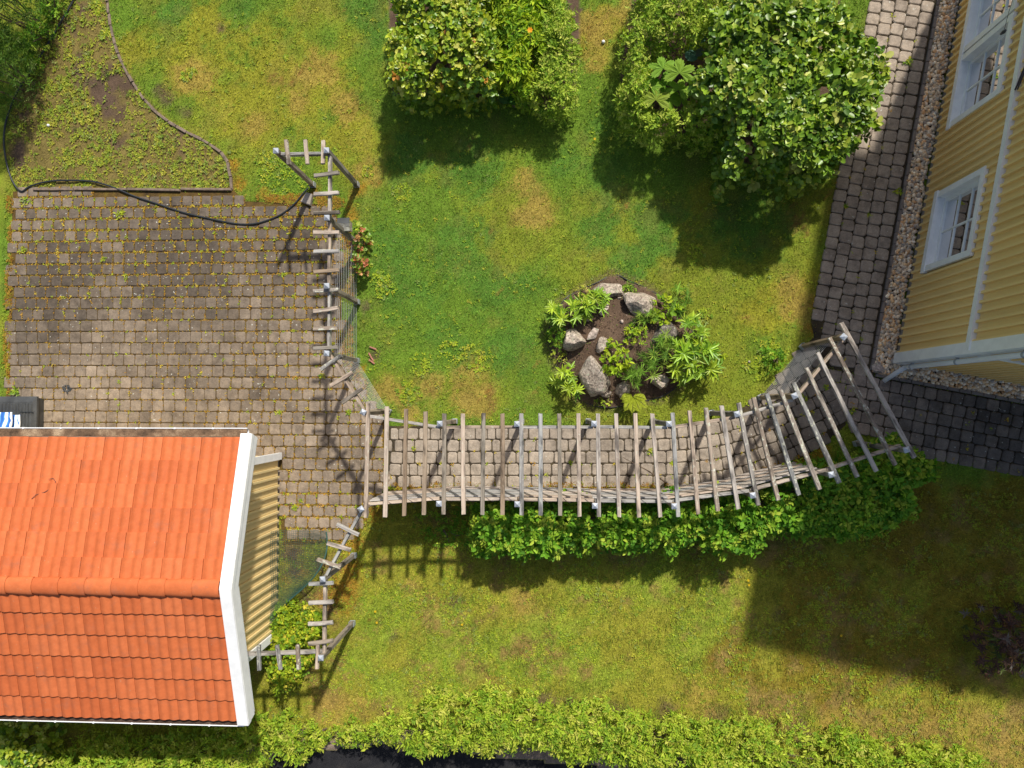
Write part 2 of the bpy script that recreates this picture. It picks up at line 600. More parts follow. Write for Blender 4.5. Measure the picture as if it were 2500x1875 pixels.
# colours of what grows on the ground
C_GREEN = np.array([0.125, 0.21, 0.022]); C_CLOVER = np.array([0.09, 0.185, 0.024]); C_YEL = np.array([0.25, 0.25, 0.025])
C_DRY = np.array([0.33, 0.235, 0.055]); C_SOIL = np.array([0.105, 0.07, 0.048]); C_MOSS = np.array([0.32, 0.165, 0.022]); C_LEAFY = np.array([0.22, 0.29, 0.03])
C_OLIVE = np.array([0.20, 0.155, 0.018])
BL = []                                              # (x, y, radius, colour, weight)


def bl(c, w, *items):
    for (u, v, r) in items:
        p = P(u, v); BL.append((p.x, p.y, r/128.4, c, w))


bl(C_YEL, 1.0, (330, 120, 80), (470, 170, 120), (640, 120, 140), (620, 260, 120), (780, 220, 140), (860, 330, 90), (500, 60, 90), (1440, 120, 70), (1480, 40, 70), (2000, 700, 70), (1880, 760, 90), (1730, 500, 70))
bl(C_DRY, 0.75, (470, 190, 60), (780, 170, 60), (730, 250, 40), (840, 260, 50), (620, 300, 40), (1450, 60, 60), (1520, 20, 50), (1300, 525, 55), (1440, 150, 45), (1290, 450, 50), (1050, 940, 50), (1150, 985, 60), (950, 960, 50), (1000, 1010, 60), (900, 420, 40), (1140, 890, 60), (1950, 760, 50), (1930, 690, 40))
bl(C_CLOVER, 1.0, (890, 20, 60), (930, 80, 60), (910, 120, 50), (600, 10, 60), (430, 20, 50), (1100, 620, 120), (960, 610, 90), (1000, 710, 110), (1180, 720, 100), (1090, 830, 90), (1240, 840, 80), (1480, 420, 90), (1450, 560, 70), (1610, 560, 90), (1550, 640, 70), (1000, 380, 80), (1150, 420, 90), (1380, 400, 60), (1480, 290, 60), (1800, 560, 120), (1300, 700, 60))
bl(C_MOSS, 0.8, (880, 455, 24), (855, 520, 28), (848, 600, 24), (848, 700, 22), (590, 450, 22), (650, 475, 26), (566, 400, 18), (870, 930, 25), (885, 900, 18), (770, 470, 24), (1010, 1190, 40), (1100, 1195, 35), (1250, 1196, 35), (1400, 1196, 35), (1550, 1196, 35), (1690, 1190, 40), (1790, 1180, 40), (1880, 1150, 40), (2000, 1100, 40), (900, 1250, 40), (850, 1400, 50), (860, 1330, 40), (830, 1460, 50), (2070, 350, 25), (2045, 520, 20), (2030, 620, 20), (2000, 740, 20), (1990, 800, 22))
bl(C_SOIL, 0.8, (410, 240, 30), (390, 220, 25), (450, 270, 30), (550, 30, 25), (540, 70, 14), (600, 70, 12), (910, 870, 30), (890, 750, 25), (1500, 1745, 60), (1620, 1745, 60), (1740, 1752, 60), (1850, 1765, 60), (1950, 1780, 60), (2060, 1800, 60), (1400, 1730, 50), (1330, 1715, 40), (1080, 1490, 30), (960, 1555, 25), (1110, 1470, 26), (1080, 1260, 35), (2300, 1800, 60), (2420, 1810, 50), (1900, 1500, 30))
bl(C_DRY, 0.8, (1450, 1700, 50), (1700, 1710, 80), (1880, 1725, 80), (2050, 1745, 90), (2200, 1770, 100), (2350, 1790, 110), (2480, 1800, 100), (870, 1720, 60), (950, 1720, 50), (780, 1720, 50), (820, 1735, 40), (2150, 1830, 60), (2400, 1840, 70), (1200, 1650, 40), (1050, 1500, 60), (1000, 1450, 50), (1280, 1480, 60))
bl(C_LEAFY, 0.8, (1300, 1590, 120), (1100, 1600, 130), (900, 1600, 90), (950, 1680, 80), (1450, 1640, 110), (1600, 1420, 90), (1750, 1450, 80), (1700, 1560, 90), (950, 1480, 80), (1400, 1500, 80))
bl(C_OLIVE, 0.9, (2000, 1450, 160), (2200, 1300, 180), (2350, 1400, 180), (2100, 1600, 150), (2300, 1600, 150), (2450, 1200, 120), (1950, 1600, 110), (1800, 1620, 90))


bl(C_SOIL, 1.0, (720, 1395, 50), (745, 1440, 50), (705, 1350, 40), (790, 1390, 45), (780, 1440, 40), (800, 1470, 35), (720, 1480, 40), (820, 1380, 30))
bl(C_MOSS, 0.7, (745, 1400, 25), (700, 1420, 25), (790, 1460, 30), (830, 1420, 30), (860, 1370, 30))


def ground_col(x, y):
    """base colour, how thick the grass grows, how many broad-leaved weeds (0..1)"""
    n = len(x)
    pts = np.stack([x, y], 1)
    a = fbm(x, y, 2.2, 3); b = fbm(x, y, 0.7, 5); c2 = fbm(x, y, 0.25, 9)
    m = sstep(0.42, 0.6, a*0.6+b*0.4)[:, None]
    col = C_GREEN*(1-m)+(C_GREEN*0.45+C_YEL*0.55)*m
    lower = sstep(-1.55, -1.75, y)[:, None]
    lowc = C_YEL*0.72+C_LEAFY*0.13+C_DRY*0.15
    col = col*(1-lower)+lowc*lower
    warp2 = (b-0.5)*0.8+(fbm(x, y, 0.22, 15)-0.5)*0.65+(fbm(x, y, 0.07, 19, 2)-0.5)*0.35
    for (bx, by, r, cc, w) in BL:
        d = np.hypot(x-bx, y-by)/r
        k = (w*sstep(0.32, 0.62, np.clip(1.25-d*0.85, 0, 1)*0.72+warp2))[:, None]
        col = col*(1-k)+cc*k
    fl = sstep(0.52, 0.66, c2*0.65+b*0.35)[:, None]*(0.25+0.65*lower)
    col = col*(1-fl)+(C_DRY*0.6+C_SOIL*0.4)*fl
    grass = np.clip(1.0-0.55*fl[:, 0], 0, 1)
    weed = 0.08+0.52*lower[:, 0]*sstep(0.3, 0.55, b)
    wb = inpoly(pts, WEEDBED)
    soilm = sstep(0.55, 0.70, fbm(x, y, 0.3, 21)*0.6+fbm(x, y, 1.4, 22)*0.4)
    wc = (C_DRY*0.2+C_YEL*0.2+C_SOIL*0.6)
    col[wb] = (wc*(1-soilm[:, None])+C_SOIL*soilm[:, None])[wb]
    grass[wb] = 0.28*(1-0.8*soilm[wb]); weed[wb] = 1.0*(1-0.75*soilm[wb])
    soil_like = np.clip(1-np.abs(col-C_SOIL).sum(1)/0.12, 0, 1)
    grass *= (1-0.85*soil_like); weed *= (1-0.6*soil_like)
    mott = 0.72+0.56*fbm(x, y, 0.16, 23)
    col = col*(0.95*mott)[:, None]
    return col, grass, weed


PAVED = [PATIO, PERG, UPATH, CROSS, GRAVEL, HOUSEF, GARF]
SHRUB_BEDS = [PP([(950, -80), (950, 150), (960, 232), (1080, 235), (1200, 245), (1330, 268), (1405, 270), (1412, 150), (1420, 20), (1400, -80)]),
              PP([(1560, -80), (1520, 130), (1505, 260), (1600, 330), (1760, 340), (1800, 400), (1900, 420), (2000, 430), (2080, 330), (2110, 200), (2060, 80), (2040, -80)])]


def build_ground():
    xs = np.concatenate([np.arange(-60, -12, 3.0), np.arange(-12, 11.5, 0.07), np.arange(11.5, 60, 3.0)])
    ys = np.concatenate([np.arange(-60, -9, 3.0), np.arange(-9, 10.5, 0.07), np.arange(10.5, 60, 3.0)])
    X, Y = np.meshgrid(xs, ys)
    x, y = X.ravel(), Y.ravel()
    pts = np.stack([x, y], 1)
    z = (fbm(x, y, 0.5, 31)-0.5)*0.03+(fbm(x, y, 3, 33)-0.5)*0.03
    pav = np.zeros(len(x), bool)
    for q in PAVED: pav |= inpoly(pts, q)
    near = np.full(len(x), 9.0)
    for q in PAVED: near = np.minimum(near, edgedist(pts, q))
    sd = np.where(pav, near, -near)                 # positive inside the paved parts
    k = sstep(0.0, 0.07, sd)
    z = z*(1-k)+(-0.035)*k
    inr = inpoly(pts, ROCKERY)
    er = edgedist(pts, ROCKERY)
    hr = np.where(inr, 0.30*(1-(1-np.clip(er/1.3, 0, 1))**2)+(fbm(x, y, 0.18, 41)-0.5)*0.07, 0)
    z = z*(~inr)+hr
    below = y < road_y(x)-0.02
    z = np.where(below, -0.06, z)
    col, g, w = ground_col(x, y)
    cs = C_SOIL*(0.6+0.9*fbm(x, y, 0.15, 43))[:, None]
    col[inr] = cs[inr]
    ring = (~inr) & (er < 0.12)
    col[ring] = col[ring]*0.4+C_SOIL*0.6
    for q in SHRUB_BEDS:
        s = inpoly(pts, q)
        col[s] = cs[s]
    strip = (y < road_y(x)+0.30) & ~below
    col[strip] = np.array([0.24, 0.18, 0.14])
    far = (np.abs(x) > 13) | (np.abs(y) > 11.5)
    col[far] = C_GREEN
    nx, ny = len(xs), len(ys)
    i = np.arange(nx*ny).reshape(ny, nx)
    f = np.stack([i[:-1, :-1], i[:-1, 1:], i[1:, 1:], i[1:, :-1]], -1).reshape(-1, 4)
    me = np_mesh('ground', np.stack([x, y, z], 1), [f], col)
    o = mesh_obj('ground', me, M_ground, smooth=True)
    tag(o, kind='structure')


build_ground()


def sheet(name, poly, z, mat):
    mb = MB()
    mb.add([(a, b, z) for a, b in poly], [tuple(range(len(poly)))])
    o = mb.obj(name, mat)
    bpyme = o.data
    return tag(o, kind='structure')


def ccw(p):
    p = np.asarray(p)
    a = np.sum(p[:, 0]*np.roll(p[:, 1], -1)-np.roll(p[:, 0], -1)*p[:, 1])
    return p if a > 0 else p[::-1]


patio = sheet('patio', ccw(PATIO), 0.014, M_joint1)
path_perg = sheet('curved_path', ccw(PERG), 0.010, M_joint2)
path_house = sheet('garden_path', ccw(UPATH), 0.006, M_joint2)
path_cross = sheet('side_path', ccw(CROSS), 0.002, M_joint2)
bed = sheet('gravel_bed', ccw(GRAVEL), -0.012, M_joint2)
# road: strip below the verge
xs = np.linspace(-40, 40, 160)
ye = road_y(xs)
rv = np.concatenate([np.stack([xs, ye, np.full(160, -0.03)], 1), np.stack([xs, ye-30, np.full(160, -0.03)], 1)])
i = np.arange(159)
mesh_obj('road', np_mesh('road', rv, [np.stack([i, i+160, i+161, i+1], 1)]), M_asphalt)['kind'] = 'structure'


# ------------------------------------------------------------------ pavers
def prism(poly, zt, zb, bev, mb, col=None, rough=0.006):
    """bevelled stone with the outline poly (ccw, centred anywhere)"""
    n = len(poly)
    c = poly.mean(0)
    dirs = c-poly
    ln = np.linalg.norm(dirs, axis=1, keepdims=True)
    ins = poly+dirs/np.maximum(ln, 1e-6)*bev*1.35
    vs = [(*p, zb) for p in poly]+[(*p, zt-bev*0.8) for p in poly]+[(*p, zt+random.uniform(-rough, rough)*0.4) for p in ins]
    fs = []
    for k in range(n):
        j = (k+1) % n
        fs.append((k, j, n+j, n+k)); fs.append((n+k, n+j, 2*n+j, 2*n+k))
    fs.append(tuple(2*n+k for k in range(n)))
    mb.add(vs, fs, col)


def paver_outline(w, h, jit=0.006, cut=0.022):
    o = []
    for sx, sy in ((1, -1), (1, 1), (-1, 1), (-1, -1)):
        X, Y = sx*w/2, sy*h/2
        c = cut*random.uniform(0.6, 1.3)
        a = (X, Y-sy*c) if sx*sy > 0 else (X-sx*c, Y)
        b = (X-sx*c, Y) if sx*sy > 0 else (X, Y-sy*c)
        o += [a, b]
    o = np.array(o)+np.random.uniform(-jit, jit, (8, 2))
    return ccw(o)


np.random.seed(3)
PV = []
for k in range(10):
    mb = MB()
    prism(paver_outline(1.0, 1.0, 0.026, 0.13), 0.0, -0.06, 0.06, mb)
    me = mb.me('paver')
    # bevel was computed for a unit stone; heights stay metric
    for v in me.vertices:
        if v.co.z > -0.05: v.co.z = v.co.z*0.28
    me.materials.append(M_paver)
    PV.append(me)
PAV_COUNT = 0


def paver_tone(x, y, kind):
    u = fbm(np.array([x]), np.array([y]), 1.6, 51)[0]; s = random.gauss(0, 1)
    if kind == 'patio':
        light = np.array([0.33, 0.262, 0.195]); dark = np.array([0.085, 0.069, 0.054])
        pk = P(430, 640); pk2 = P(720, 560); pk3 = P(120, 800)
        dk = 1.1*math.exp(-((x-pk.x)**2/5.5+(y-pk.y)**2/1.7))+1.0*math.exp(-((x-pk2.x)**2/0.8+(y-pk2.y)**2/3.0))+0.6*math.exp(-((x-pk3.x)**2/1.5+(y-pk3.y)**2/2.0))
        t = np.clip(0.34+0.55*dk+0.85*(u-0.5)+0.10*s, 0, 0.92)
    elif kind == 'perg':
        light = np.array([0.35, 0.295, 0.235]); dark = np.array([0.15, 0.125, 0.105])
        t = np.clip(0.12+1.2*(u-0.5)+0.10*s+0.25*max(0, x-3.2), 0, 0.75)
    elif kind == 'house':
        light = np.array([0.38, 0.315, 0.25]); dark = np.array([0.21, 0.172, 0.142])
        t = np.clip(0.22+1.0*(u-0.5)+0.12*s, 0, 1)
    else:
        light = np.array([0.34, 0.27, 0.215]); dark = np.array([0.095, 0.083, 0.074])
        t = np.clip(0.15+0.28*(x-5.6)+1.0*(u-0.5)+0.14*s, 0, 1)
    return light*(1-t)+dark*t


JOINTS = []                                          # (x, y, kind) places where weeds may root
queue = {'patio': [], 'perg': [], 'house': [], 'cross': []}


def add_paver(kind, cx, cy, w, h, ang, z=0.032):
    queue[kind].append((cx, cy, w, h, ang+random.uniform(-0.03, 0.03), z+random.uniform(-0.006, 0.005)))


def cut_piece(kind, poly, parent):
    mb = MB()
    c = poly.mean(0)
    pl = c+(poly-c)*0.965
    prism(ccw(pl), 0.032, -0.03, 0.012, mb)
    o = mb.obj('paver', M_paver, parent)
    o.color = (*paver_tone(c[0], c[1], kind), 1)


def half_clip(poly, a, n):
    out = []
    for i in range(len(poly)):
        p, q = poly[i], poly[(i+1) % len(poly)]
        dp, dq = (p-a)@n, (q-a)@n
        if dp >= 0: out.append(p)
        if dp*dq < 0: out.append(p+(q-p)*dp/(dp-dq))
    return np.array(out)


# patio, in straight courses
e0, e1 = P(100, 1031), P(900, 1035)
ax = (e1-e0).normalized(); ay = Vector((-ax.y, ax.x, 0))
PIT = 0.2235
for r in range(-13, 24):
    s = -4.5+random.uniform(0, 0.2)
    while s < 9.5:
        w = 0.222+random.uniform(-0.005, 0.005)
        if random.random() < 0.05: w = 0.165
        c = e0+ax*(s+w/2)+ay*((r+0.5)*PIT)
        pt = np.array([[c.x, c.y]])
        if inpoly(pt, PATIO)[0]:
            gp = 0.013+0.014*float(sstep(P(400, 800).y, P(400, 520).y, c.y))
            add_paver('patio', c.x, c.y, w-gp*0.8, PIT-gp*1.15, math.atan2(ax.y, ax.x))
            JOINTS.append((c.x, c.y-PIT/2, 'p')); JOINTS.append((c.x+w/2, c.y, 'q'))
        s += w
# path along the house: courses run up the path
for j in range(5):
    s = -1.2+random.uniform(0, 0.2)
    pw = 0.236
    while s < 9.9:
        w = random.choice((0.222, 0.226, 0.23))
        if random.random() < 0.06: w = 0.15
        c = K0-VW*(0.03+(j+0.5)*pw)+UW*(s+w/2)
        pt = np.array([[c.x, c.y]])
        inside = inpoly(pt, UPATH)[0]
        nrm = np.array([(LBOT-LTOP).y, -(LBOT-LTOP).x]); nrm = nrm/np.linalg.norm(nrm)
        if nrm[0] < 0: nrm = -nrm
        sd = (pt[0]-np.array(LTOP[:2]))@nrm
        if sd > 0.11 and ((s > -0.1) or inside):
            add_paver('house', c.x, c.y, w-0.012, pw-0.012, math.atan2(UW.y, UW.x))
            JOINTS.append((c.x-VW.x*pw/2, c.y-VW.y*pw/2, 'h'))
        s += w
# side path under the end wall: courses run along it
for j in range(6):
    s = -1.1+random.uniform(0, 0.2)
    ph = 0.218
    while s < 5.0:
        w = random.choice((0.2, 0.225, 0.25))
        c = K1+VW*(s+w/2)-UW*(0.015+(j+0.5)*ph)
        pt = np.array([c.x, c.y])
        A = np.array(LTOP[:2]); B = np.array(LBOT[:2]); nrm = np.array([(B-A)[1], -(B-A)[0]]); nrm /= np.linalg.norm(nrm)
        if nrm[0] < 0: nrm = -nrm
        sd = (pt-A)@nrm
        lim = -0.15+(0.1 if j < 5 else 0.55)
        if sd > 0.12 and (j < 5 or s > 0.7):
            add_paver('cross', c.x, c.y, w-0.012, ph-0.012, math.atan2(VW.y, VW.x))
            JOINTS.append((c.x, c.y, 'c'))
        elif sd > -0.10 and j < 5:
            a = math.atan2(VW.y, VW.x)
            q = np.array([(-w/2, -ph/2), (w/2, -ph/2), (w/2, ph/2), (-w/2, ph/2)])
            R = np.array([[math.cos(a), math.sin(a)], [-math.sin(a), math.cos(a)]])
            q = half_clip(q@R+pt, A, nrm)
            if len(q) >= 3: cut_piece('cross', q, path_cross)
        s += w
# curved path under the pergola
cl = smooth_poly(PP([(945, 1190), (1150, 1190), (1350, 1190), (1560, 1190), (1660, 1188), (1770, 1177), (1880, 1147), (1990, 1100), (2110, 1040), (2220, 985)]), 12, False)
seg = np.hypot(*np.diff(cl, axis=0).T); acc = np.concatenate([[0], np.cumsum(seg)])
A = np.array(LTOP[:2]); B = np.array(LBOT[:2]); nrm = np.array([(B-A)[1], -(B-A)[0]]); nrm /= np.linalg.norm(nrm)
if nrm[0] > 0: nrm = -nrm
for j in range(9):
    ph = 0.2265
    off = 0.0+(j+0.5)*ph
    s = random.uniform(0, 0.2)-0.1
    while s < acc[-1]-0.3:
        w0 = random.choice((0.16, 0.2, 0.225, 0.225, 0.24))
        def at(ss):
            q = np.array([np.interp(ss, acc, cl[:, 0]), np.interp(ss, acc, cl[:, 1])])
            t = np.array([np.interp(ss+0.15, acc, cl[:, 0])-np.interp(ss-0.15, acc, cl[:, 0]), np.interp(ss+0.15, acc, cl[:, 1])-np.interp(ss-0.15, acc, cl[:, 1])])
            t /= np.linalg.norm(t)
            return q+np.array([-t[1], t[0]])*off, t
        # advance so the stone keeps its width on the bend
        p0, _ = at(s); s1 = s+w0
        for _ in range(4):
            p1, _ = at(s1); d = np.linalg.norm(p1-p0)
            s1 = s+(s1-s)*w0/max(d, 1e-3)
            s1 = min(max(s1, s+0.1), s+0.6)
        c, t = at((s+s1)/2)
        pt = np.array([c])
        sd = (c-A)@nrm
        if inpoly(pt, PERG)[0] and (edgedist(pt, PERG)[0] > 0.02) and sd > 0.12:
            add_paver('perg', c[0], c[1], w0-0.013, ph-0.013, math.atan2(t[1], t[0]))
            n_ = np.array([-t[1], t[0]])
            JOINTS.append((*(c-n_*ph/2), 'g'))
        elif inpoly(pt, PERG)[0] and abs(sd) <= 0.12:
            n_ = np.array([-t[1], t[0]])
            q = np.array([c-t*w0/2-n_*ph/2, c+t*w0/2-n_*ph/2, c+t*w0/2+n_*ph/2, c-t*w0/2+n_*ph/2])
            q = half_clip(q, A, nrm)
            if len(q) >= 3: cut_piece('perg', q, path_perg)
        s = s1

for kind, parent in (('patio', patio), ('perg', path_perg), ('house', path_house), ('cross', path_cross)):
    L = queue[kind]
    inview = []
    for q in L:
        inview.append(q[0]**2+q[1]**2)
    order = np.argsort(inview)
    mass = MB()
    for rank, idx in enumerate(order):
        cx, cy, w, h, ang, z = L[idx]
        tone = paver_tone(cx, cy, kind)
        if rank < 290:
            o = bpy.data.objects.new('paver', random.choice(PV))
            o.color = (*tone, 1)
            flip = random.choice((0, math.pi))
            Mx = Matrix.Translation((cx, cy, z)) @ Matrix.Rotation(ang+flip, 4, 'Z') @ Matrix.Rotation(random.gauss(0, 0.012), 4, 'X') @ Matrix.Rotation(random.gauss(0, 0.012), 4, 'Y') @ Matrix.Diagonal((w, h, 1, 1))
            put(o, parent, Mx)
        else:
            o8 = paver_outline(w, h, 0.004, 0.02)
            R = np.array([[math.cos(ang), math.sin(ang)], [-math.sin(ang), math.cos(ang)]])
            prism(ccw(o8@R+np.array([cx, cy])), z, -0.03, 0.011, mass, tuple(tone))
    if mass.v:
        o = mass.obj('farther_pavers', M_paver2, parent)
        o['kind'] = 'stuff'

# kerb stones between the path and the pebbles
kerb = sheet('kerb', np.array([(K0+VW*0.0)[:2], (K0+VW*0.055)[:2], (K0+VW*0.055+UW*0.02)[:2], (K0+UW*0.02)[:2]]), 0.003, M_joint2)
s = 0.0
while s < 10.5:
    mb = MB()
    prism(ccw(np.array([(K0+UW*s+VW*0.002)[:2], (K0+UW*(s+0.205)+VW*0.002)[:2], (K0+UW*(s+0.205)+VW*0.058)[:2], (K0+UW*s+VW*0.058)[:2]])), 0.05+random.uniform(-0.006, 0.006), -0.05, 0.007, mb)
    mb.obj('kerb_stone', M_kerb, kerb)
    s += 0.217
s = 0.02
while s < 5.5:
    b0 = K1+VW*s+UW*0.0
    mb = MB()
    prism(ccw(np.array([b0[:2], (b0+VW*0.205)[:2], (b0+VW*0.205+UW*0.056)[:2], (b0+UW*0.056)[:2]])), 0.05+random.uniform(-0.006, 0.006), -0.05, 0.007, mb)
    mb.obj('kerb_stone', M_kerb, kerb)
    s += 0.217


# ------------------------------------------------------------------ pebbles along the house
def ico():
    import bmesh
    b = bmesh.new(); bmesh.ops.create_icosphere(b, subdivisions=1, radius=1.0)
    V = np.array([v.co[:] for v in b.verts]); F = np.array([[v.index for v in f.verts] for f in b.faces]); b.free()
    return V, F


ICV, ICF = ico()


def rotmat(n):
    q = rng.normal(size=(n, 4)); q /= np.linalg.norm(q, axis=1, keepdims=True)
    w, x, y, z = q.T
    return np.stack([np.stack([1-2*(y*y+z*z), 2*(x*y-z*w), 2*(x*z+y*w)], -1), np.stack([2*(x*y+z*w), 1-2*(x*x+z*z), 2*(y*z-x*w)], -1), np.stack([2*(x*z-y*w), 2*(y*z+x*w), 1-2*(x*x+y*y)], -1)], 1)


def pebbles():
    lo, hi = GRAVEL.min(0), GRAVEL.max(0)
    pts = []
    cell = 0.048
    xs = np.arange(lo[0], hi[0], cell); ys = np.arange(lo[1], hi[1], cell)
    X, Y = np.meshgrid(xs, ys)
    p = np.stack([X.ravel(), Y.ravel()], 1)+rng.uniform(-0.016, 0.016, (X.size, 2))
    p = p[inpoly(p, GRAVEL) & (edgedist(p, GRAVEL) > 0.0)]
    p2 = p+rng.uniform(-0.03, 0.03, p.shape); p2 = p2[inpoly(p2, GRAVEL)]
    z = np.concatenate([rng.uniform(0.006, 0.016, len(p)), rng.uniform(0.018, 0.03, len(p2))])
    p = np.concatenate([p, p2])
    keep = np.concatenate([np.ones(len(p)-len(p2), bool), rng.random(len(p2)) < 0.75])
    p, z = p[keep], z[keep]
    n = len(p)
    a = rng.uniform(0.030, 0.052, n); sc = np.stack([a, a*rng.uniform(0.65, 0.95, n), a*rng.uniform(0.4, 0.65, n)], 1)
    V = ICV[None]*sc[:, None]*(1+rng.uniform(-0.08, 0.08, (n, len(ICV), 1)))
    th = rng.uniform(0, 6.28, n); c, s = np.cos(th), np.sin(th)
    tl = rng.normal(0, 0.35, n); ct, st = np.cos(tl), np.sin(tl)
    y = V[:, :, 1]*ct[:, None]-V[:, :, 2]*st[:, None]; zz = V[:, :, 1]*st[:, None]+V[:, :, 2]*ct[:, None]
    x = V[:, :, 0]
    V = np.stack([x*c[:, None]-y*s[:, None]+p[:, :1], x*s[:, None]+y*c[:, None]+p[:, 1:], zz+z[:, None]], -1)
    pal = np.array([[0.40, 0.32, 0.23], [0.34, 0.28, 0.22], [0.46, 0.38, 0.29], [0.36, 0.22, 0.12], [0.28, 0.25, 0.22], [0.52, 0.46, 0.38], [0.22, 0.19, 0.17], [0.44, 0.30, 0.17]])
    col = pal[rng.integers(0, len(pal), n)]*rng.uniform(1.55, 2.4, (n, 1))*np.array([1.04, 1.0, 0.9])
    F = (ICF[None]+(np.arange(n)*len(ICV))[:, None, None]).reshape(-1, 3)
    me = np_mesh('gravel', V.reshape(-1, 3), [F], np.repeat(col, len(ICV), 0))
    o = mesh_obj('gravel', me, M_pebble, smooth=True)
    tag(o, 'rounded buff and brown river pebbles along the yellow house', 'gravel', kind='stuff')


pebbles()


# ------------------------------------------------------------------ board walls
def board_mesh(w, z0, z1a, z1b, rib=0.046, th=0.02, rth=0.05):
    """one upright board seen along its face normal +y; x along the wall, raised edge on one side"""
    mb = MB()
    def top(x): return z1a+(z1b-z1a)*x/w
    w = w-0.007
    prof = [(0, 0), (0, th), (w-rib, th), (w-rib+0.004, th+rth), (w-0.003, th+rth), (w-0.001, 0)]
    n = len(prof)
    vs = [(x, y, z0) for x, y in prof]+[(x, y, top(x)) for x, y in prof]
    fs = [(k, (k+1) % n, n+(k+1) % n, n+k) for k in range(n)]
    fs.append(tuple(range(n-1, -1, -1))); fs.append(tuple(range(n, 2*n)))
    mb.add(vs, fs)
    return mb.me('board')


def wall_frame(o, along, normal):
    return Matrix(((along.x, normal.x, 0, o.x), (along.y, normal.y, 0, o.y), (0, 0, 1, o.z), (0, 0, 0, 1)))


def wall_hit(u, v, o, along, normal):
    """pixel -> (distance along the wall, height)"""
    r = CM @ Vector(((u-PPX)/FPX, -(v-PPY)/FPX, -1.0))
    c = Vector((0, 0, HC))
    t = (o-c).dot(normal)/r.dot(normal)
    p = c+r*t
    return (p-o).dot(along), p.z


house = thing('house', 'yellow boarded two-storey house with white trim and grid windows', 'house', HCN)
NL = -VW                                            # outward normal of the long wall
NE = -UW                                            # outward normal of the end wall
ZB0, ZB1, ZTOP = 2.40, 2.53, 5.9
ML = wall_frame(HCN, UW, NL)
ME_ = wall_frame(HCN, VW, NE)
w1 = [wall_hit(a, b, HCN+NL*0.05, UW, NL) for a, b in ((2287.6, 474), (2413.7, 402.8), (2371, 628.6), (2259, 661))]
w2 = [wall_hit(a, b, HCN+NL*0.05, UW, NL) for a, b in ((2300, 327.5), (2442, 240), (2332, 152))]
w4 = wall_hit(2459, 916, HCN+NE*0.05, VW, NE)
print('windows', w1, w2, w4)
ws0 = (w1[3][0]+w1[2][0])/2; ws1 = (w1[0][0]+w1[1][0])/2
wz0 = (w1[0][1]+w1[3][1])/2; wz1 = (w1[1][1]+w1[2][1])/2
pz0 = w2[0][1]; pz1 = min(w2[1][1]+0.02, ZB0-0.06)
ps0 = w2[0][0]; ps1 = w2[2][0]; pw_ = ps1-ps0
WINS = [(ws0, ws1, wz0, wz1), (ps0, ps1-0.02, wz0-0.02, wz1+0.02), (ps1+0.02, ps1+pw_, wz0-0.02, wz1+0.02)]
WINE = [(max(w4[0], 2.0), max(w4[0], 2.0)+1.3, max(0.5, w4[1]), 2.1)]


def board_wall(parent, M, length, zs, wins, pitch, mat):
    cache = {}
    n = int(length/pitch)
    for k in range(n):
        s = k*pitch
        for (z0, z1) in zs:
            spans = [(z0, z1)]
            for (a, b, c, d) in wins:
                if s+pitch > a+0.05 and s < b-0.05:
                    ns = []
                    for (p, q) in spans:
                        if d <= p or c >= q: ns.append((p, q)); continue
                        if c-p > 0.04: ns.append((p, c+0.03))
                        if q-d > 0.04: ns.append((d-0.03, q))
                    spans = ns
            for (p, q) in spans:
                key = (round(p, 3), round(q, 3))
                if key not in cache:
                    cache[key] = board_mesh(pitch, p, q, q)
                    cache[key].materials.append(mat)
                o = bpy.data.objects.new('board', cache[key])
                put(o, parent, M @ Matrix.Translation((s, 0, 0)))


board_wall(house, ML, WALL_L, [(0.22, ZB0), (ZB1, ZTOP)], WINS, 0.148, M_clad)
board_wall(house, ME_, 6.5, [(0.22, ZB0), (ZB1, ZTOP)], WINE, 0.148, M_clad)
# plain body behind the boards with openings for the windows
def body_wall(M, length, z0, z1, wins, th=0.16):
    mb = MB()
    xs = sorted(set([0, length]+[a for w in wins for a in (w[0]+0.05, w[1]-0.05)]))
    for a, b in zip(xs[:-1], xs[1:]):
        mid = (a+b)/2
        cut = [w for w in wins if w[0]+0.05 <= mid <= w[1]-0.05]
        if cut:
            mb.box(a, b, -th, -0.004, z0, cut[0][2]+0.05, M); mb.box(a, b, -th, -0.004, cut[0][3]-0.05, z1, M)
        else:
            mb.box(a, b, -th, -0.004, z0, z1, M)
    return mb


body_wall(ML, WALL_L, 0.2, ZTOP, WINS).obj('wall', M_clad, house)
mb = MB(); mb.box(0, WALL_L, -0.3, -0.03, -0.1, 0.2, ML); mb.box(0.3, 6.9, -0.3, -0.03, -0.1, 0.2, ME_); mb.obj('foundation', M_concrete, house)
bw = body_wall(ME_, 6.9, 0.2, ZTOP, WINE); bw.obj('wall', M_clad, house)
mb = MB(); mb.box(-0.03, WALL_L, 0.0, 0.078, ZB0, ZB1, ML); mb.obj('belt_board', M_white, house)
mb = MB(); mb.box(-0.03, WALL_L, 0.0, 0.1, ZB1, ZB1+0.018, ML); mb.obj('drip_cap', M_white, house)
mb = MB(); mb.box(-0.03, 6.9, 0.0, 0.078, ZB0, ZB1, ME_); mb.obj('belt_board', M_white, house)
mb = MB(); mb.box(-0.082, 0.105, 0.03, 0.082, 0.18, ZTOP, ML); mb.obj('corner_board', M_white, house)
mb = MB(); mb.box(-0.028, 0.105, 0.03, 0.082, 0.18, ZTOP, ME_); mb.obj('corner_board', M_white, house)
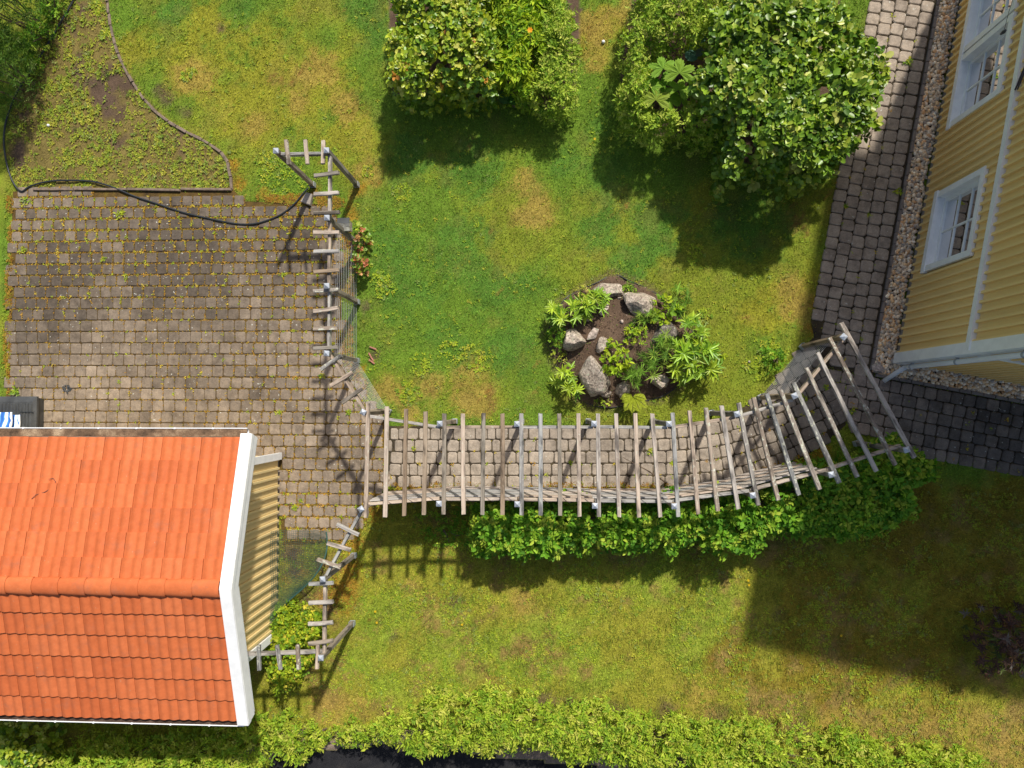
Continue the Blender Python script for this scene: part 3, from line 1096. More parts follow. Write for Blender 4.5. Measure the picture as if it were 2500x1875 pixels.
# back and side walls, hipped roof with eaves (above the picture)
mb = MB()
mb.box(WALL_L-0.15, WALL_L, -6.9, -0.17, 0, ZTOP, ML); mb.box(0.17, WALL_L-0.16, -7.0, -6.85, 0, ZTOP, ML)
mb.obj('rear_wall', M_clad, house)
eo = 0.5
def hp(s, t, z): return ML @ Vector((s, t, z))
e = [hp(-eo, eo+0.12, 6.05), hp(WALL_L+eo, eo+0.12, 6.05), hp(WALL_L+eo, -7-eo, 6.05), hp(-eo, -7-eo, 6.05)]
rg = [hp(3.4, -3.5, 8.2), hp(WALL_L-3.4, -3.5, 8.2)]
mb = MB(); mb.add(e+rg+[p-Vector((0, 0, 0.16)) for p in e], [(0, 4, 5, 1), (1, 5, 2), (2, 5, 4, 3), (3, 4, 0), (0, 1, 7, 6), (1, 2, 8, 7), (2, 3, 9, 8), (3, 0, 6, 9), (6, 7, 8, 9)])
mb.obj('roof', M_tile, house)


def window(parent, M, s0, s1, z0, z1, cols=2, rows=3):
    """M: wall frame; outer edge of the white surround"""
    t = 0.105
    win = MB()
    # surround boards
    win.box(s0, s1, 0.028, 0.088, z1-t, z1, M); win.box(s0, s0+t, 0.028, 0.084, z0, z1-t, M)
    win.box(s1-t, s1, 0.028, 0.084, z0, z1-t, M); win.box(s0-0.02, s1+0.02, 0.028, 0.1, z0-0.03, z0+t*0.7, M)
    # reveals
    a, b, c, d = s0+t, s1-t, z0+t*0.7, z1-t
    win.box(a-0.02, a, -0.12, 0.03, c, d, M); win.box(b, b+0.02, -0.12, 0.03, c, d, M)
    win.box(a, b, -0.12, 0.03, d, d+0.02, M); win.box(a, b, -0.12, 0.05, c-0.02, c+0.004, M)
    w = win.obj('window', M_white, parent)
    f = 0.062
    fr = MB()
    y0, y1 = -0.105, -0.045
    fr.box(a, a+f, y0, y1, c, d, M); fr.box(b-f, b, y0, y1, c, d, M); fr.box(a+f, b-f, y0, y1, d-f, d, M); fr.box(a+f, b-f, y0, y1, c+0.004, c+f, M)
    fr.obj('frame', M_white, w)
    gx0, gx1, gz0, gz1 = a+f, b-f, c+f, d-f
    for k in range(1, cols):
        m = MB(); x = gx0+(gx1-gx0)*k/cols; m.box(x-0.014, x+0.014, -0.095, -0.058, gz0, gz1, M); m.obj('muntin', M_white, w)
    for k in range(1, rows):
        for q in range(cols):
            xa = gx0+(gx1-gx0)*q/cols+0.014*(q > 0); xb = gx0+(gx1-gx0)*(q+1)/cols-0.014*(q < cols-1)
            m = MB(); z = gz0+(gz1-gz0)*k/rows; m.box(xa, xb, -0.094, -0.060, z-0.014, z+0.014, M); m.obj('muntin', M_white, w)
    for k in range(rows):
        for q in range(cols):
            m = MB()
            xa, xb = gx0+(gx1-gx0)*q/cols, gx0+(gx1-gx0)*(q+1)/cols
            za, zb = gz0+(gz1-gz0)*k/rows, gz0+(gz1-gz0)*(k+1)/rows
            m.add([M @ Vector(p) for p in ((xa, -0.078, za), (xb, -0.078, za), (xb, -0.078, zb), (xa, -0.078, zb))], [(0, 1, 2, 3)])
            m.obj('pane', M_glass, w)
    # room behind with a curtain along the near side
    r = MB(); r.add([M @ Vector(p) for p in ((a, -0.17, c), (b, -0.17, c), (b, -0.17, d), (a, -0.17, d), (a, -0.9, c), (b, -0.9, c), (b, -0.9, d), (a, -0.9, d))],
                    [(4, 5, 6, 7), (0, 4, 7, 3), (1, 2, 6, 5), (3, 7, 6, 2), (0, 1, 5, 4)])
    r.obj('room', M_interior, w)
    cu = MB(); n = 26
    x0, x1 = a+0.02, a+(b-a)*0.34
    vs = []
    for k in range(n+1):
        x = x0+(x1-x0)*k/n; y = -0.24+0.02*math.sin(k*1.9)
        vs += [M @ Vector((x, y, c+0.02)), M @ Vector((x, y, d-0.01))]
    cu.add(vs, [(2*k, 2*k+2, 2*k+3, 2*k+1) for k in range(n)])
    cu.obj('curtain', M_curtain, w)
    return w


for w in WINS: window(house, ML, *w)
for w in WINE: window(house, ME_, *w)
# rainwater pipe down the corner of the end wall
dp = MB()
pp = lambda s, n, z: ME_ @ Vector((s, n, z))
end = P(2158, 930, 0.08)
kn = pp(0.05, 0.15, 0.42)
dp.tube([pp(0.05, 0.15, 5.8), pp(0.05, 0.15, 3.0), pp(0.05, 0.15, 0.52), kn, kn+(end-kn)*0.12+Vector((0, 0, -0.03)), end], 0.042, 14)
dpo = dp.obj('downpipe', M_whitew, house, smooth=True)
for z in (0.6, 2.0, 3.6):
    m = MB(); m.tube([pp(0.05, 0.15, z), pp(0.05, 0.15, z+0.05)], 0.048, 14); m.box(0.03, 0.07, 0.06, 0.1, z, z+0.04, ME_)
    m.obj('pipe_clip', M_zinc, dpo)
# cable clamp on the window surround, and cable hanging on the wall
cs, cz = wall_hit(2452, 78, HCN+NL*0.09, UW, NL)
m = MB(); c0 = ML @ Vector((cs, 0.10, cz)); m.tube([c0+Vector((0, 0, -0.07)), c0, c0+Vector((0, 0, 0.05))], [0.018, 0.03, 0.016], 8)
clamp = m.obj('cable_clamp', M_plastic, house)
m = MB(); m.tube([c0, c0+UW*0.25+Vector((0, 0, 0.10))+NL*0.03, c0+UW*0.7+Vector((0, 0, 0.16)), c0+UW*1.2+Vector((0, 0, 0.5))], 0.004, 5); m.obj('cable', M_twine, house)
cs, cz = wall_hit(2478, 220, HCN+NL*0.1, UW, NL)
m = MB(); q = lambda ds, dz: ML @ Vector((cs+ds, 0.10, cz+dz))
m.tube([q(0, 0), q(0.18, 0.10), q(0.45, 0.25), q(0.9, 0.55)], [0.012, 0.016, 0.02, 0.024], 7)
m.tube([q(-0.02, 0.06), q(0.16, 0.14), q(0.40, 0.25)], [0.011, 0.014, 0.016], 7)
m.obj('cable_end', M_twine, house)
# flat boulder at the corner of the pebbles: built with the rocks below


# ------------------------------------------------------------------ garage
ZE, ZR = 2.62, 3.26
def vx(u, z): return P(u, 1400, z).x
YE1 = P(597, 1060, ZE).y; YR = P(560, 1436, ZR).y; YE0 = P(585, 1745, ZE).y
XV = (P(599, 1050, ZE).x+P(543, 1432, ZR).x+P(586, 1760, ZE).x)/3
half = ((YE1-YR)+(YR-YE0))/2
YE1, YE0 = YR+half, YR-half
print('garage', XV, YE1, YR, YE0, 'pitch', math.degrees(math.atan2(ZR-ZE, half)))
garage = thing('garage', 'small garage with orange tiled gable roof and pale yellow boarding', 'garage', (GX, YR, 0))
SL = math.hypot(half, ZR-ZE)
NROW = 6
TW, EXP = 0.312, (SL-0.05)/NROW
NXT = 14


def tile_mesh():
    W = TW-0.006; L = EXP+0.06
    xs = np.linspace(0, W, NXT+1)
    ph = 2*np.pi*2*(xs/TW)
    zz = 0.011*(1-np.cos(ph))
    zz = 0.024*(zz/0.022)**0.75
    vs = []
    for yy, dz in ((0, 0.0), (L*0.5, 0.0), (L, 0.0)):          # y: down the slope
        vs += [(x, yy, z+dz) for x, z in zip(xs, zz)]
    n = NXT+1
    vs += [(x, L, z) for x, z in zip(xs, zz)]
    vs += [(x, L-0.002, z-0.027) for x, z in zip(xs, zz)]
    vs += [(xs[0], 0, zz[0]), (xs[0], L, zz[0]), (xs[0], L, zz[0]-0.027), (xs[0], 0, zz[0]-0.027), (xs[-1], 0, zz[-1]), (xs[-1], L, zz[-1]), (xs[-1], L, zz[-1]-0.027), (xs[-1], 0, zz[-1]-0.027)]
    fs = []
    for r in range(2):
        for k in range(NXT): fs.append((r*n+k, (r+1)*n+k, (r+1)*n+k+1, r*n+k+1))
    for k in range(NXT):
        fs.append((3*n+k, 4*n+k, 4*n+k+1, 3*n+k+1))
    fs.append((5*n, 5*n+3, 5*n+2, 5*n+1))
    fs.append((5*n+4, 5*n+5, 5*n+6, 5*n+7))
    m = MB(); m.add(vs, fs)
    me = m.me('roof_tile'); me.materials.append(M_tile)
    me.polygons.foreach_set('use_smooth', np.array([i < 2*NXT for i in range(len(me.polygons))]))
    return me


TM = tile_mesh()
lift = 0.030/(EXP)
NCOL = 18
for side in (1, -1):
    dn = Vector((0, side*half/SL, -(ZR-ZE)/SL))        # down the slope
    acr = Vector((side*-1.0, 0, 0)) if side == 1 else Vector((1, 0, 0))
    nr = Vector((0, side*(ZR-ZE)/SL, half/SL))
    # right-handed frame: x across, y down, z normal
    xax = dn.cross(nr)
    for r in range(NROW):
        for c in range(NCOL):
            yd = 0.05+r*EXP-0.06
            x0 = XV-0.02-(c+1)*TW
            ox = x0 if xax.x > 0 else x0+TW+0.0
            # the tile's lower edge lies on the one below
            dn2 = (dn+nr*0.085).normalized(); nr2 = xax.cross(dn2)
            org = Vector((ox, YR, ZR))+dn*yd+nr*(0.012)
            org += dn*random.uniform(-0.004, 0.004)+nr*random.uniform(-0.002, 0.002)
            a = random.gauss(0, 0.004)
            Mx = Matrix(((xax.x, dn2.x, nr2.x, org.x), (xax.y, dn2.y, nr2.y, org.y), (xax.z, dn2.z, nr2.z, org.z), (0, 0, 0, 1))) @ Matrix.Rotation(a, 4, 'Z')
            put(bpy.data.objects.new('roof_tile', TM), garage, Mx)
# ridge tiles
RL = 0.405
m = MB(); n = 12
vs = []; 
for k, (x, rr) in enumerate(((0, 0.118), (0.03, 0.124), (RL*0.5, 0.118), (RL+0.03, 0.108))):
    for q in range(n+1):
        an = math.radians(-12+204*q/n)
        vs.append((x, rr*math.cos(an)*1.12, rr*math.sin(an)*0.62))
fs = [(k*(n+1)+q, k*(n+1)+q+1, (k+1)*(n+1)+q+1, (k+1)*(n+1)+q) for k in range(3) for q in range(n)]
m.add(vs, fs)
RM = m.me('ridge_tile'); RM.materials.append(M_tile)
RM.polygons.foreach_set('use_smooth', np.ones(len(RM.polygons), bool))
for k in range(15):
    put(bpy.data.objects.new('ridge_tile', RM), garage, Matrix.Translation((XV-0.03-k*RL, YR, ZR+0.02)) @ Matrix.Rotation(math.pi, 4, 'Z') @ Matrix.Rotation(0.012, 4, 'Y'))
# verge boards with a metal cap
for side in (1, -1):
    a = Vector((XV, YR, ZR+0.075)); b = Vector((XV, YR+side*(half+0.07), ZE+0.075-0.02))
    dn = (b-a).normalized(); nr = Vector((1, 0, 0)).cross(dn)
    if nr.z < 0: nr = -nr
    ln = (b-a).length
    Mx = Matrix(((1, dn.x, nr.x, a.x), (0, dn.y, nr.y, a.y), (0, dn.z, nr.z, a.z), (0, 0, 0, 1)))
    def vb(name, x0, x1, z0, z1, mat, par=garage):
        m = MB()
        off = z1*(ZR-ZE)/half
        vs = []
        for (x, z) in ((x0, z0), (x1, z0), (x1, z1), (x0, z1)):
            vs.append((x, -z*(ZR-ZE)/half*1.0 if True else 0, z))
        vs2 = [(x, ln, z) for (x, z) in ((x0, z0), (x1, z0), (x1, z1), (x0, z1))]
        m.add([Mx @ Vector(p) for p in vs+vs2], [(0, 1, 2, 3), (7, 6, 5, 4), (0, 4, 5, 1), (1, 5, 6, 2), (2, 6, 7, 3), (3, 7, 4, 0)])
        return m.obj(name, mat, par)
    vb('verge_board', 0.12, 0.145, -0.24, -0.004, M_white)
    vb('verge_board', 0.10, 0.120, -0.31, -0.10, M_white)
    vb('verge_cap', -0.02, 0.152, -0.003, 0.016, M_white)
    vb('verge_lip', 0.146, 0.156, -0.09, -0.004, M_white)
# eaves: board, gutter with brackets
for side, yy in ((1, YE1), (-1, YE0)):
    m = MB(); m.box(-11.3, XV+0.0, yy-0.04 if side == 1 else yy-0.02, yy+0.02 if side == 1 else yy+0.04, ZE-0.16, ZE-0.02); m.obj('eaves_board', M_edging, garage)
    yc = yy+side*(0.085 if side == 1 else 0.055)
    m = MB(); n = 10; vs = []
    for x in (-11.3, XV+0.05):
        for q in range(n+1):
            an = math.pi+math.pi*q/n
            vs.append((x, yc+0.062*math.cos(an), ZE-0.02+0.062*math.sin(an)))
        for q in range(n+1):
            an = 2*math.pi-math.pi*q/n
            vs.append((x, yc+0.056*math.cos(an), ZE-0.02+0.056*math.sin(an)))
    N = 2*(n+1)
    m.add(vs, [(k, (k+1) % N, N+(k+1) % N, N+k) for k in range(N)]+[tuple(range(n+1))+tuple()])
    g = m.obj('gutter', M_whitew, garage, smooth=False)
    m = MB(); m.add([(-11.3, yc-0.0635, ZE-0.017), (XV+0.045, yc-0.0635, ZE-0.017), (XV+0.045, yc+0.0635, ZE-0.017), (-11.3, yc+0.0635, ZE-0.017)], [(0, 1, 2, 3)]); m.obj('gutter_litter', M_litter if side == 1 else M_soil, g)
    m = MB(); m.tube([(-11.3, yc+side*0.064, ZE-0.014), (XV+0.05, yc+side*0.064, ZE-0.014)], 0.009, 8); m.obj('gutter_bead', M_whitew, g)
    for k in range(9):
        x = XV-0.5-k*0.62
        m = MB(); m.box(x-0.012, x+0.012, yc+side*0.064-0.014, yc+side*0.064+0.014, ZE-0.03, ZE-0.002); m.obj('gutter_bracket', M_whitew, g)
# dead leaves and moss lying along the upper gutter
# gable wall of upright boards
MG = wall_frame(Vector((GX, GY0, 0)), Vector((0, 1, 0)), Vector((1, 0, 0)))
WL = GY1-GY0
def gz(y): return ZR-0.10-abs((GY0+y)-YR)*(ZR-ZE)/half
pt_ = 0.166
k = 0
while (k+1)*pt_ < WL:
    s = k*pt_
    me = board_mesh(pt_, 0.16, gz(s), gz(s+pt_), 0.045, 0.02, 0.036)
    o = mesh_obj('board', me, M_cladg, garage, MG @ Matrix.Translation((s, 0, 0)))
    k += 1
m = MB(); m.add([(GX-0.003, GY0, 0.12), (GX-0.003, GY1, 0.12), (GX-0.003, GY1, gz(WL)), (GX-0.003, YR, ZR-0.1), (GX-0.003, GY0, gz(0))], [(0, 1, 2, 3, 4)])
m.add([(-11.3, GY1, 0.0), (GX-0.004, GY1, 0.0), (GX-0.004, GY1, ZE), (-11.3, GY1, ZE)], [(0, 1, 2, 3)])
m.add([(-11.3, GY0, 0.0), (GX-0.004, GY0, 0.0), (GX-0.004, GY0, ZE), (-11.3, GY0, ZE)], [(3, 2, 1, 0)])
m.add([(-11.3, GY0, 0.0), (-11.3, GY1, 0.0), (-11.3, GY1, ZE), (-11.3, YR, ZR-0.1), (-11.3, GY0, ZE)], [(4, 3, 2, 1, 0)])
m.obj('wall', M_cladg, garage)
m = MB(); m.box(-11.2, GX-0.02, GY0+0.01, GY1-0.01, -0.1, 0.12); m.obj('foundation', M_concrete, garage)
for y0, y1 in ((WL-0.06, WL+0.07), (-0.05, 0.09)):
    m = MB(); m.box(y0, y1, 0.022, 0.075, 0.1, gz(y0 if y0 > 0 else 0)-0.02, MG); m.obj('corner_board', M_white, garage)
# underside and deck of the roof
m = MB()
for side in (1, -1):
    m.add([(-11.3, YR, ZR-0.03), (XV+0.1, YR, ZR-0.03), (XV+0.1, YR+side*half, ZE-0.03), (-11.3, YR+side*half, ZE-0.03)], [(0, 1, 2, 3)])
m.obj('roof_deck', M_plank, garage)
# twig lying on the tiles
def roofpt(u, v):
    z = 3.0
    for _ in range(6):
        p = P(u, v, z); z = ZR-abs(p.y-YR)*(ZR-ZE)/half+0.055
    return P(u, v, z)
m = MB(); m.tube([roofpt(a, b) for a, b in ((77, 1218), (88, 1208), (108, 1202), (128, 1190), (136, 1176), (130, 1168), (118, 1170))], 0.004, 5)
tag(m.obj('twig', M_twine), 'thin dark bent twig lying on the orange garage roof', 'twig')

# ------------------------------------------------------------------ pergola
ZP = 1.97                                            # top of the post caps
ZBEAM = 1.80                                         # top of the rails


def beam_mesh(name, L, w, h, nseg=4, warp=0.006, ch=0.006):
    """bar along +x from 0 to L, worn edges, top face at z = 0"""
    prof = [(-w/2+ch, 0), (w/2-ch, 0), (w/2, -ch), (w/2, -h+ch), (w/2-ch, -h), (-w/2+ch, -h), (-w/2, -h+ch), (-w/2, -ch)]
    vs = []
    ph1, ph2 = random.uniform(0, 6), random.uniform(0, 6)
    for i in range(nseg+1):
        x = L*i/nseg
        oy = warp*math.sin(ph1+2.2*i/nseg); oz = warp*0.6*math.sin(ph2+2.5*i/nseg)
        for (a, b) in prof:
            e = 0.002
            vs.append((x+(random.uniform(-0.006, 0.006) if i in (0, nseg) else 0), a+oy+random.uniform(-e, e), b+oz+random.uniform(-e, e)))
    fs = [(i*8+k, i*8+(k+1) % 8, (i+1)*8+(k+1) % 8, (i+1)*8+k) for i in range(nseg) for k in range(8)]
    fs += [tuple(range(7, -1, -1)), tuple(nseg*8+k for k in range(8))]
    m = MB(); m.add(vs, fs)
    return m.me(name)


def bar(name, a, b, w, h, mat, parent, **kw):
    a, b = Vector(a), Vector(b)
    x = (b-a).normalized()
    z = Vector((0, 0, 1))
    y = z.cross(x)
    if y.length < 1e-3: y = Vector((0, 1, 0))
    y.normalize(); z = x.cross(y)
    Mx = Matrix(((x.x, y.x, z.x, a.x), (x.y, y.y, z.y, a.y), (x.z, y.z, z.z, a.z), (0, 0, 0, 1)))
    return mesh_obj(name, beam_mesh(name, (b-a).length, w, h, **kw), mat, parent, Mx)


def post(parent, u, v, ang=0.0, zt=ZP, w=0.078, mat=None):
    p = P(u, v, zt)
    m = MB(); ch = 0.006
    Mx = Matrix.Translation((p.x, p.y, 0)) @ Matrix.Rotation(ang, 4, 'Z')
    me = beam_mesh('post', zt-0.10, w, w, 5, 0.004)
    # stand it up: x -> z
    R = Matrix(((0, 0, 1, w/2), (0, 1, 0, 0), (1, 0, 0, 0.055), (0, 0, 0, 1)))
    po = mesh_obj('post', me, mat or M_woodg, parent, Mx @ R)
    c = MB(); k = w/2+0.006
    c.add([(-k, -k, zt-0.065), (k, -k, zt-0.065), (k, k, zt-0.065), (-k, k, zt-0.065), (-k, -k, zt-0.035), (k, -k, zt-0.035), (k, k, zt-0.035), (-k, k, zt-0.035), (0, 0, zt)],
          [(0, 1, 5, 4), (1, 2, 6, 5), (2, 3, 7, 6), (3, 0, 4, 7), (4, 5, 8), (5, 6, 8), (6, 7, 8), (7, 4, 8), (3, 2, 1, 0)])
    c.obj('post_cap', M_zinc, po, Mx)
    s = MB(); k2 = w/2+0.008
    s.box(-k2, -k2+0.006, -k2, k2, 0.02, 0.16); s.box(k2-0.006, k2, -k2, k2, 0.02, 0.16); s.box(-k2+0.006, k2-0.006, -k2, k2, 0.045, 0.054); s.tube([(0, 0, -0.1), (0, 0, 0.05)], 0.02, 6)
    s.obj('post_shoe', M_zinc, po, Mx)
    return p


def rail(parent, pts, zt=ZBEAM, w=0.05, h=0.095, mat=None, side=0.055):
    for a, b in zip(pts[:-1], pts[1:]):
        a2 = Vector((a[0], a[1], zt)); b2 = Vector((b[0], b[1], zt))
        d = (b2-a2).normalized(); n = Vector((-d.y, d.x, 0))
        ext = 0.0
        bar('rail', a2+n*side+d*0.012, b2+n*side-d*0.012, w, h, mat or M_wood, parent, nseg=5)


def crossers(parent, segs, reg, zt=ZBEAM+0.058, w=0.06, h=0.058, mats=None, name='cross_piece'):
    ox, oy, k = reg
    out = []
    for (x0, y0, x1, y1) in segs:
        a = P(ox+x0*k, oy+y0*k, zt+random.uniform(-0.004, 0.006)); b = P(ox+x1*k, oy+y1*k, zt+random.uniform(-0.004, 0.006))
        m = random.choice(mats or [M_wood, M_wood, M_woodg, M_woodl])
        out.append(bar(name, a, b, w*random.uniform(0.93, 1.06), h, m, parent, nseg=6, warp=random.uniform(0.002, 0.012)))
    return out


def wires(parent, a, b, z0, z1, n, r=0.0028):
    for k in range(n):
        z = z0+(z1-z0)*k/(n-1)
        m = MB()
        mid = (Vector(a)+Vector(b))/2
        m.tube([(a[0], a[1], z), (mid.x, mid.y, z-0.012*random.random()), (b[0], b[1], z)], r, 5, False)
        m.obj('wire', M_wire, parent)


K9 = 900/2212
R5, R6, R1, R4, R7 = (800, 600, K9), (1600, 600, K9), (0, 0, K9), (0, 600, K9), (0, 1200, K9)
Z1, Z2, Z3, Z4 = (640, 320, 320/2212), (740, 800, 320/2212), (600, 1180, 400/2212), (560, 1440, 400/2212)

perg = thing('pergola', 'long curved weathered pergola of parallel rafters over the paved path', 'pergola', P(1262, 1100))
up = [(884.7, 1006.6, -0.5), (1072.6, 1034.5, 0), (1261.8, 1035.3, 0), (1451, 1034.5, 0), (1634.5, 1035, 0.05), (1801.4, 1010.9, 0.25), (1942.6, 966.2, 0.45), (2062.6, 821.5, 0.8)]
lo = [(879.3, 1244, 0.6), (1070.6, 1230.7, 0), (1262.6, 1231.9, 0), (1453, 1236, 0), (1647.5, 1237, 0.05), (1840, 1210.3, 0.15), (2032.5, 1159.4, 0.25), (2217.2, 1098.4, 0.3)]
UPP = [post(perg, *q) for q in up]
LOP = [post(perg, *q) for q in lo]
rail(perg, UPP, side=-0.062)
rail(perg, LOP, side=0.062, mat=M_wood)
raf5 = [(240, 945, 228, 1632), (353, 965, 342, 1628), (468, 980, 458, 1622), (583, 995, 577, 1615), (698, 1007, 692, 1612), (813, 1007, 812, 1612), (932, 1005, 929, 1615), (1047, 1007, 1047, 1615), (1160, 1007, 1162, 1617), (1274, 1007, 1276, 1618), (1390, 1007, 1394, 1620), (1506, 1007, 1510, 1625), (1620, 1007, 1629, 1628), (1732, 1007, 1749, 1628), (1842, 1005, 1872, 1630), (1952, 1007, 1993, 1630), (2068, 1003, 2108, 1628)]
raf6 = [(203, 990, 262, 1612), (303, 973, 378, 1593), (400, 960, 500, 1580), (503, 943, 620, 1558), (590, 912, 742, 1527), (672, 888, 863, 1497), (755, 865, 988, 1463), (832, 820, 1105, 1425), (903, 733, 1220, 1387), (978, 640, 1330, 1353), (1047, 552, 1442, 1315), (1118, 462, 1560, 1272)]
crossers(perg, raf5, R5, w=0.066, name='rafter', mats=[M_wood, M_wood, M_wood, M_woodl, M_woodg])
crossers(perg, raf6, R6, w=0.066, name='rafter', mats=[M_wood, M_woodl, M_woodl])
# plank screen between the lower posts
scr = thing('plank_screen', 'weathered grey plank screen standing along the lower pergola posts', 'fence', LOP[3]*1.0-Vector((0, 0, ZP)))
for a, b in zip(LOP[:6], LOP[1:7]):
    a2, b2 = Vector((a.x, a.y, 0)), Vector((b.x, b.y, 0))
    d = (b2-a2).normalized(); n = Vector((-d.y, d.x, 0))
    for k in range(7):
        z = 0.24+k*0.185
        o = bar('plank', a2+d*0.0+n*(0.056+0.003*(k % 2))+Vector((0, 0, z)), b2+n*(0.056+0.003*(k % 2))-d*0.004+Vector((0, 0, z)), 0.024, 0.165, M_plank, scr, nseg=2, warp=0.004, ch=0.003)
# thin climbing wire wound round the lower rail
m = MB()
pts = []
for a, b in zip(LOP[:-1], LOP[1:]):
    L = (b-a).length; d = (b-a).normalized(); n = Vector((-d.y, d.x, 0))
    N = int(L/0.05)
    for k in range(N):
        th = k*0.9
        pts.append(Vector((a.x, a.y, ZBEAM-0.045))+d*(L*k/N)+n*(0.062+0.045*math.cos(th))+Vector((0, 0, 0.062*math.sin(th))))
m.tube(pts, 0.003, 4); m.obj('wound_wire', M_twine, perg)

arm = thing('trellis_frame', 'weathered post frame with short cross pieces beside the mossy patio', 'trellis', P(796, 760))
ca = [(671, 365.6, 0), (794.8, 364.6, 0), (796, 529.8, 0), (795.4, 696.8, 0.05), (795.2, 862.2, -0.1)]
CA = [post(arm, *q) for q in ca]
rail(arm, CA[:2], side=-0.0)
rail(arm, CA[1:], side=-0.0)
rail(arm, [CA[-1], UPP[0]], side=0.0)
crossers(arm, [(390, 145, 445, 555), (725, 140, 757, 548), (1015, 150, 1027, 543)], Z1)
crossers(arm, [(1882, 1050, 2030, 1035), (1882, 1160, 2028, 1153), (1882, 1280, 2035, 1268), (1880, 1392, 2032, 1392), (1880, 1512, 2030, 1503), (1880, 1632, 2033, 1617)], R1)
crossers(arm, [(1878, 270, 2028, 262), (1878, 390, 2026, 372), (1878, 500, 2020, 492), (1878, 618, 2026, 605), (1920, 743, 2045, 657), (1980, 838, 2110, 757), (2048, 940, 2170, 857)], R4)
for a, b in ((CA[2], CA[3]), (CA[3], CA[4]), (CA[4], UPP[0])):
    wires(arm, a, b, 0.12, 1.42, 13)
wires(perg, UPP[6], UPP[7], 0.12, 1.45, 14)

arm2 = thing('corner_trellis', 'weathered angled post frame with short cross pieces beside the garage', 'trellis', P(800, 1450))
g2 = post(arm2, 785.4, 1416, 0.1); g3 = post(arm2, 781, 1608.7, 0.0)
rail(arm2, [LOP[0], g2], side=0.0)
rail(arm2, [g2, g3], side=0.0)
we = P(560+255*400/2212, 1440+905*400/2212, ZBEAM)
rail(arm2, [Vector((we.x-0.1, we.y, 0)), g3+Vector((0, 0.03, 0))], side=0.03)
crossers(arm2, [(1225, 555, 1525, 695), (1095, 805, 1410, 910), (960, 1035, 1275, 1145), (848, 1365, 1175, 1345), (845, 1625, 1170, 1605)], Z3)
crossers(arm2, [(1062, 463, 1390, 437), (1062, 725, 1390, 700), (385, 755, 405, 1090), (635, 757, 685, 1083), (910, 750, 933, 1080), (1185, 748, 1180, 1075)], Z4)

# ------------------------------------------------------------------ plants
T_OVAL = np.array([(0, 0, 0), (0.30, 0.5, 0.07), (0.72, 0.42, 0.05), (1, 0, -0.08), (0.72, -0.42, 0.05), (0.30, -0.5, 0.07)])
T_LANCE = np.array([(0, 0, 0), (0.35, 0.5, 0.05), (0.7, 0.33, 0.02), (1, 0, -0.12), (0.7, -0.33, 0.02), (0.35, -0.5, 0.05)])
LF = np.array([(0, 1, 2, 3), (0, 3, 4, 5)])


def nrmz(v): return v/np.maximum(np.linalg.norm(v, axis=-1, keepdims=True), 1e-9)


def leaf_arrays(o, d, n, L, W, tmpl=T_OVAL):
    d = nrmz(d); s = nrmz(np.cross(n, d)); n2 = np.cross(d, s)
    t = tmpl
    V = o[:, None]+L[:, None, None]*(t[None, :, 0:1]*d[:, None]+t[None, :, 2:3]*n2[:, None])+W[:, None, None]*t[None, :, 1:2]*s[:, None]
    k = len(t)
    F = (LF[None]+(np.arange(len(o))*k)[:, None, None]).reshape(-1, 4)
    return V.reshape(-1, 3), F


def leaves_obj(name, parts, mat, parent=None, **tg):
    Vs, Fs, Cs = [], [], []
    b = 0
    for (V, F, C) in parts:
        Vs.append(V); Fs.append(F+b); Cs.append(C); b += len(V)
    me = np_mesh(name, np.concatenate(Vs), [np.concatenate(Fs)], np.concatenate(Cs))
    o = mesh_obj(name, me, mat, parent)
    if tg: tag(o, **tg)
    return o


def pick(pal, n):
    w = np.array([p[1] for p in pal], float); w /= w.sum()
    return np.array([p[0] for p in pal])[rng.choice(len(pal), n, p=w)]


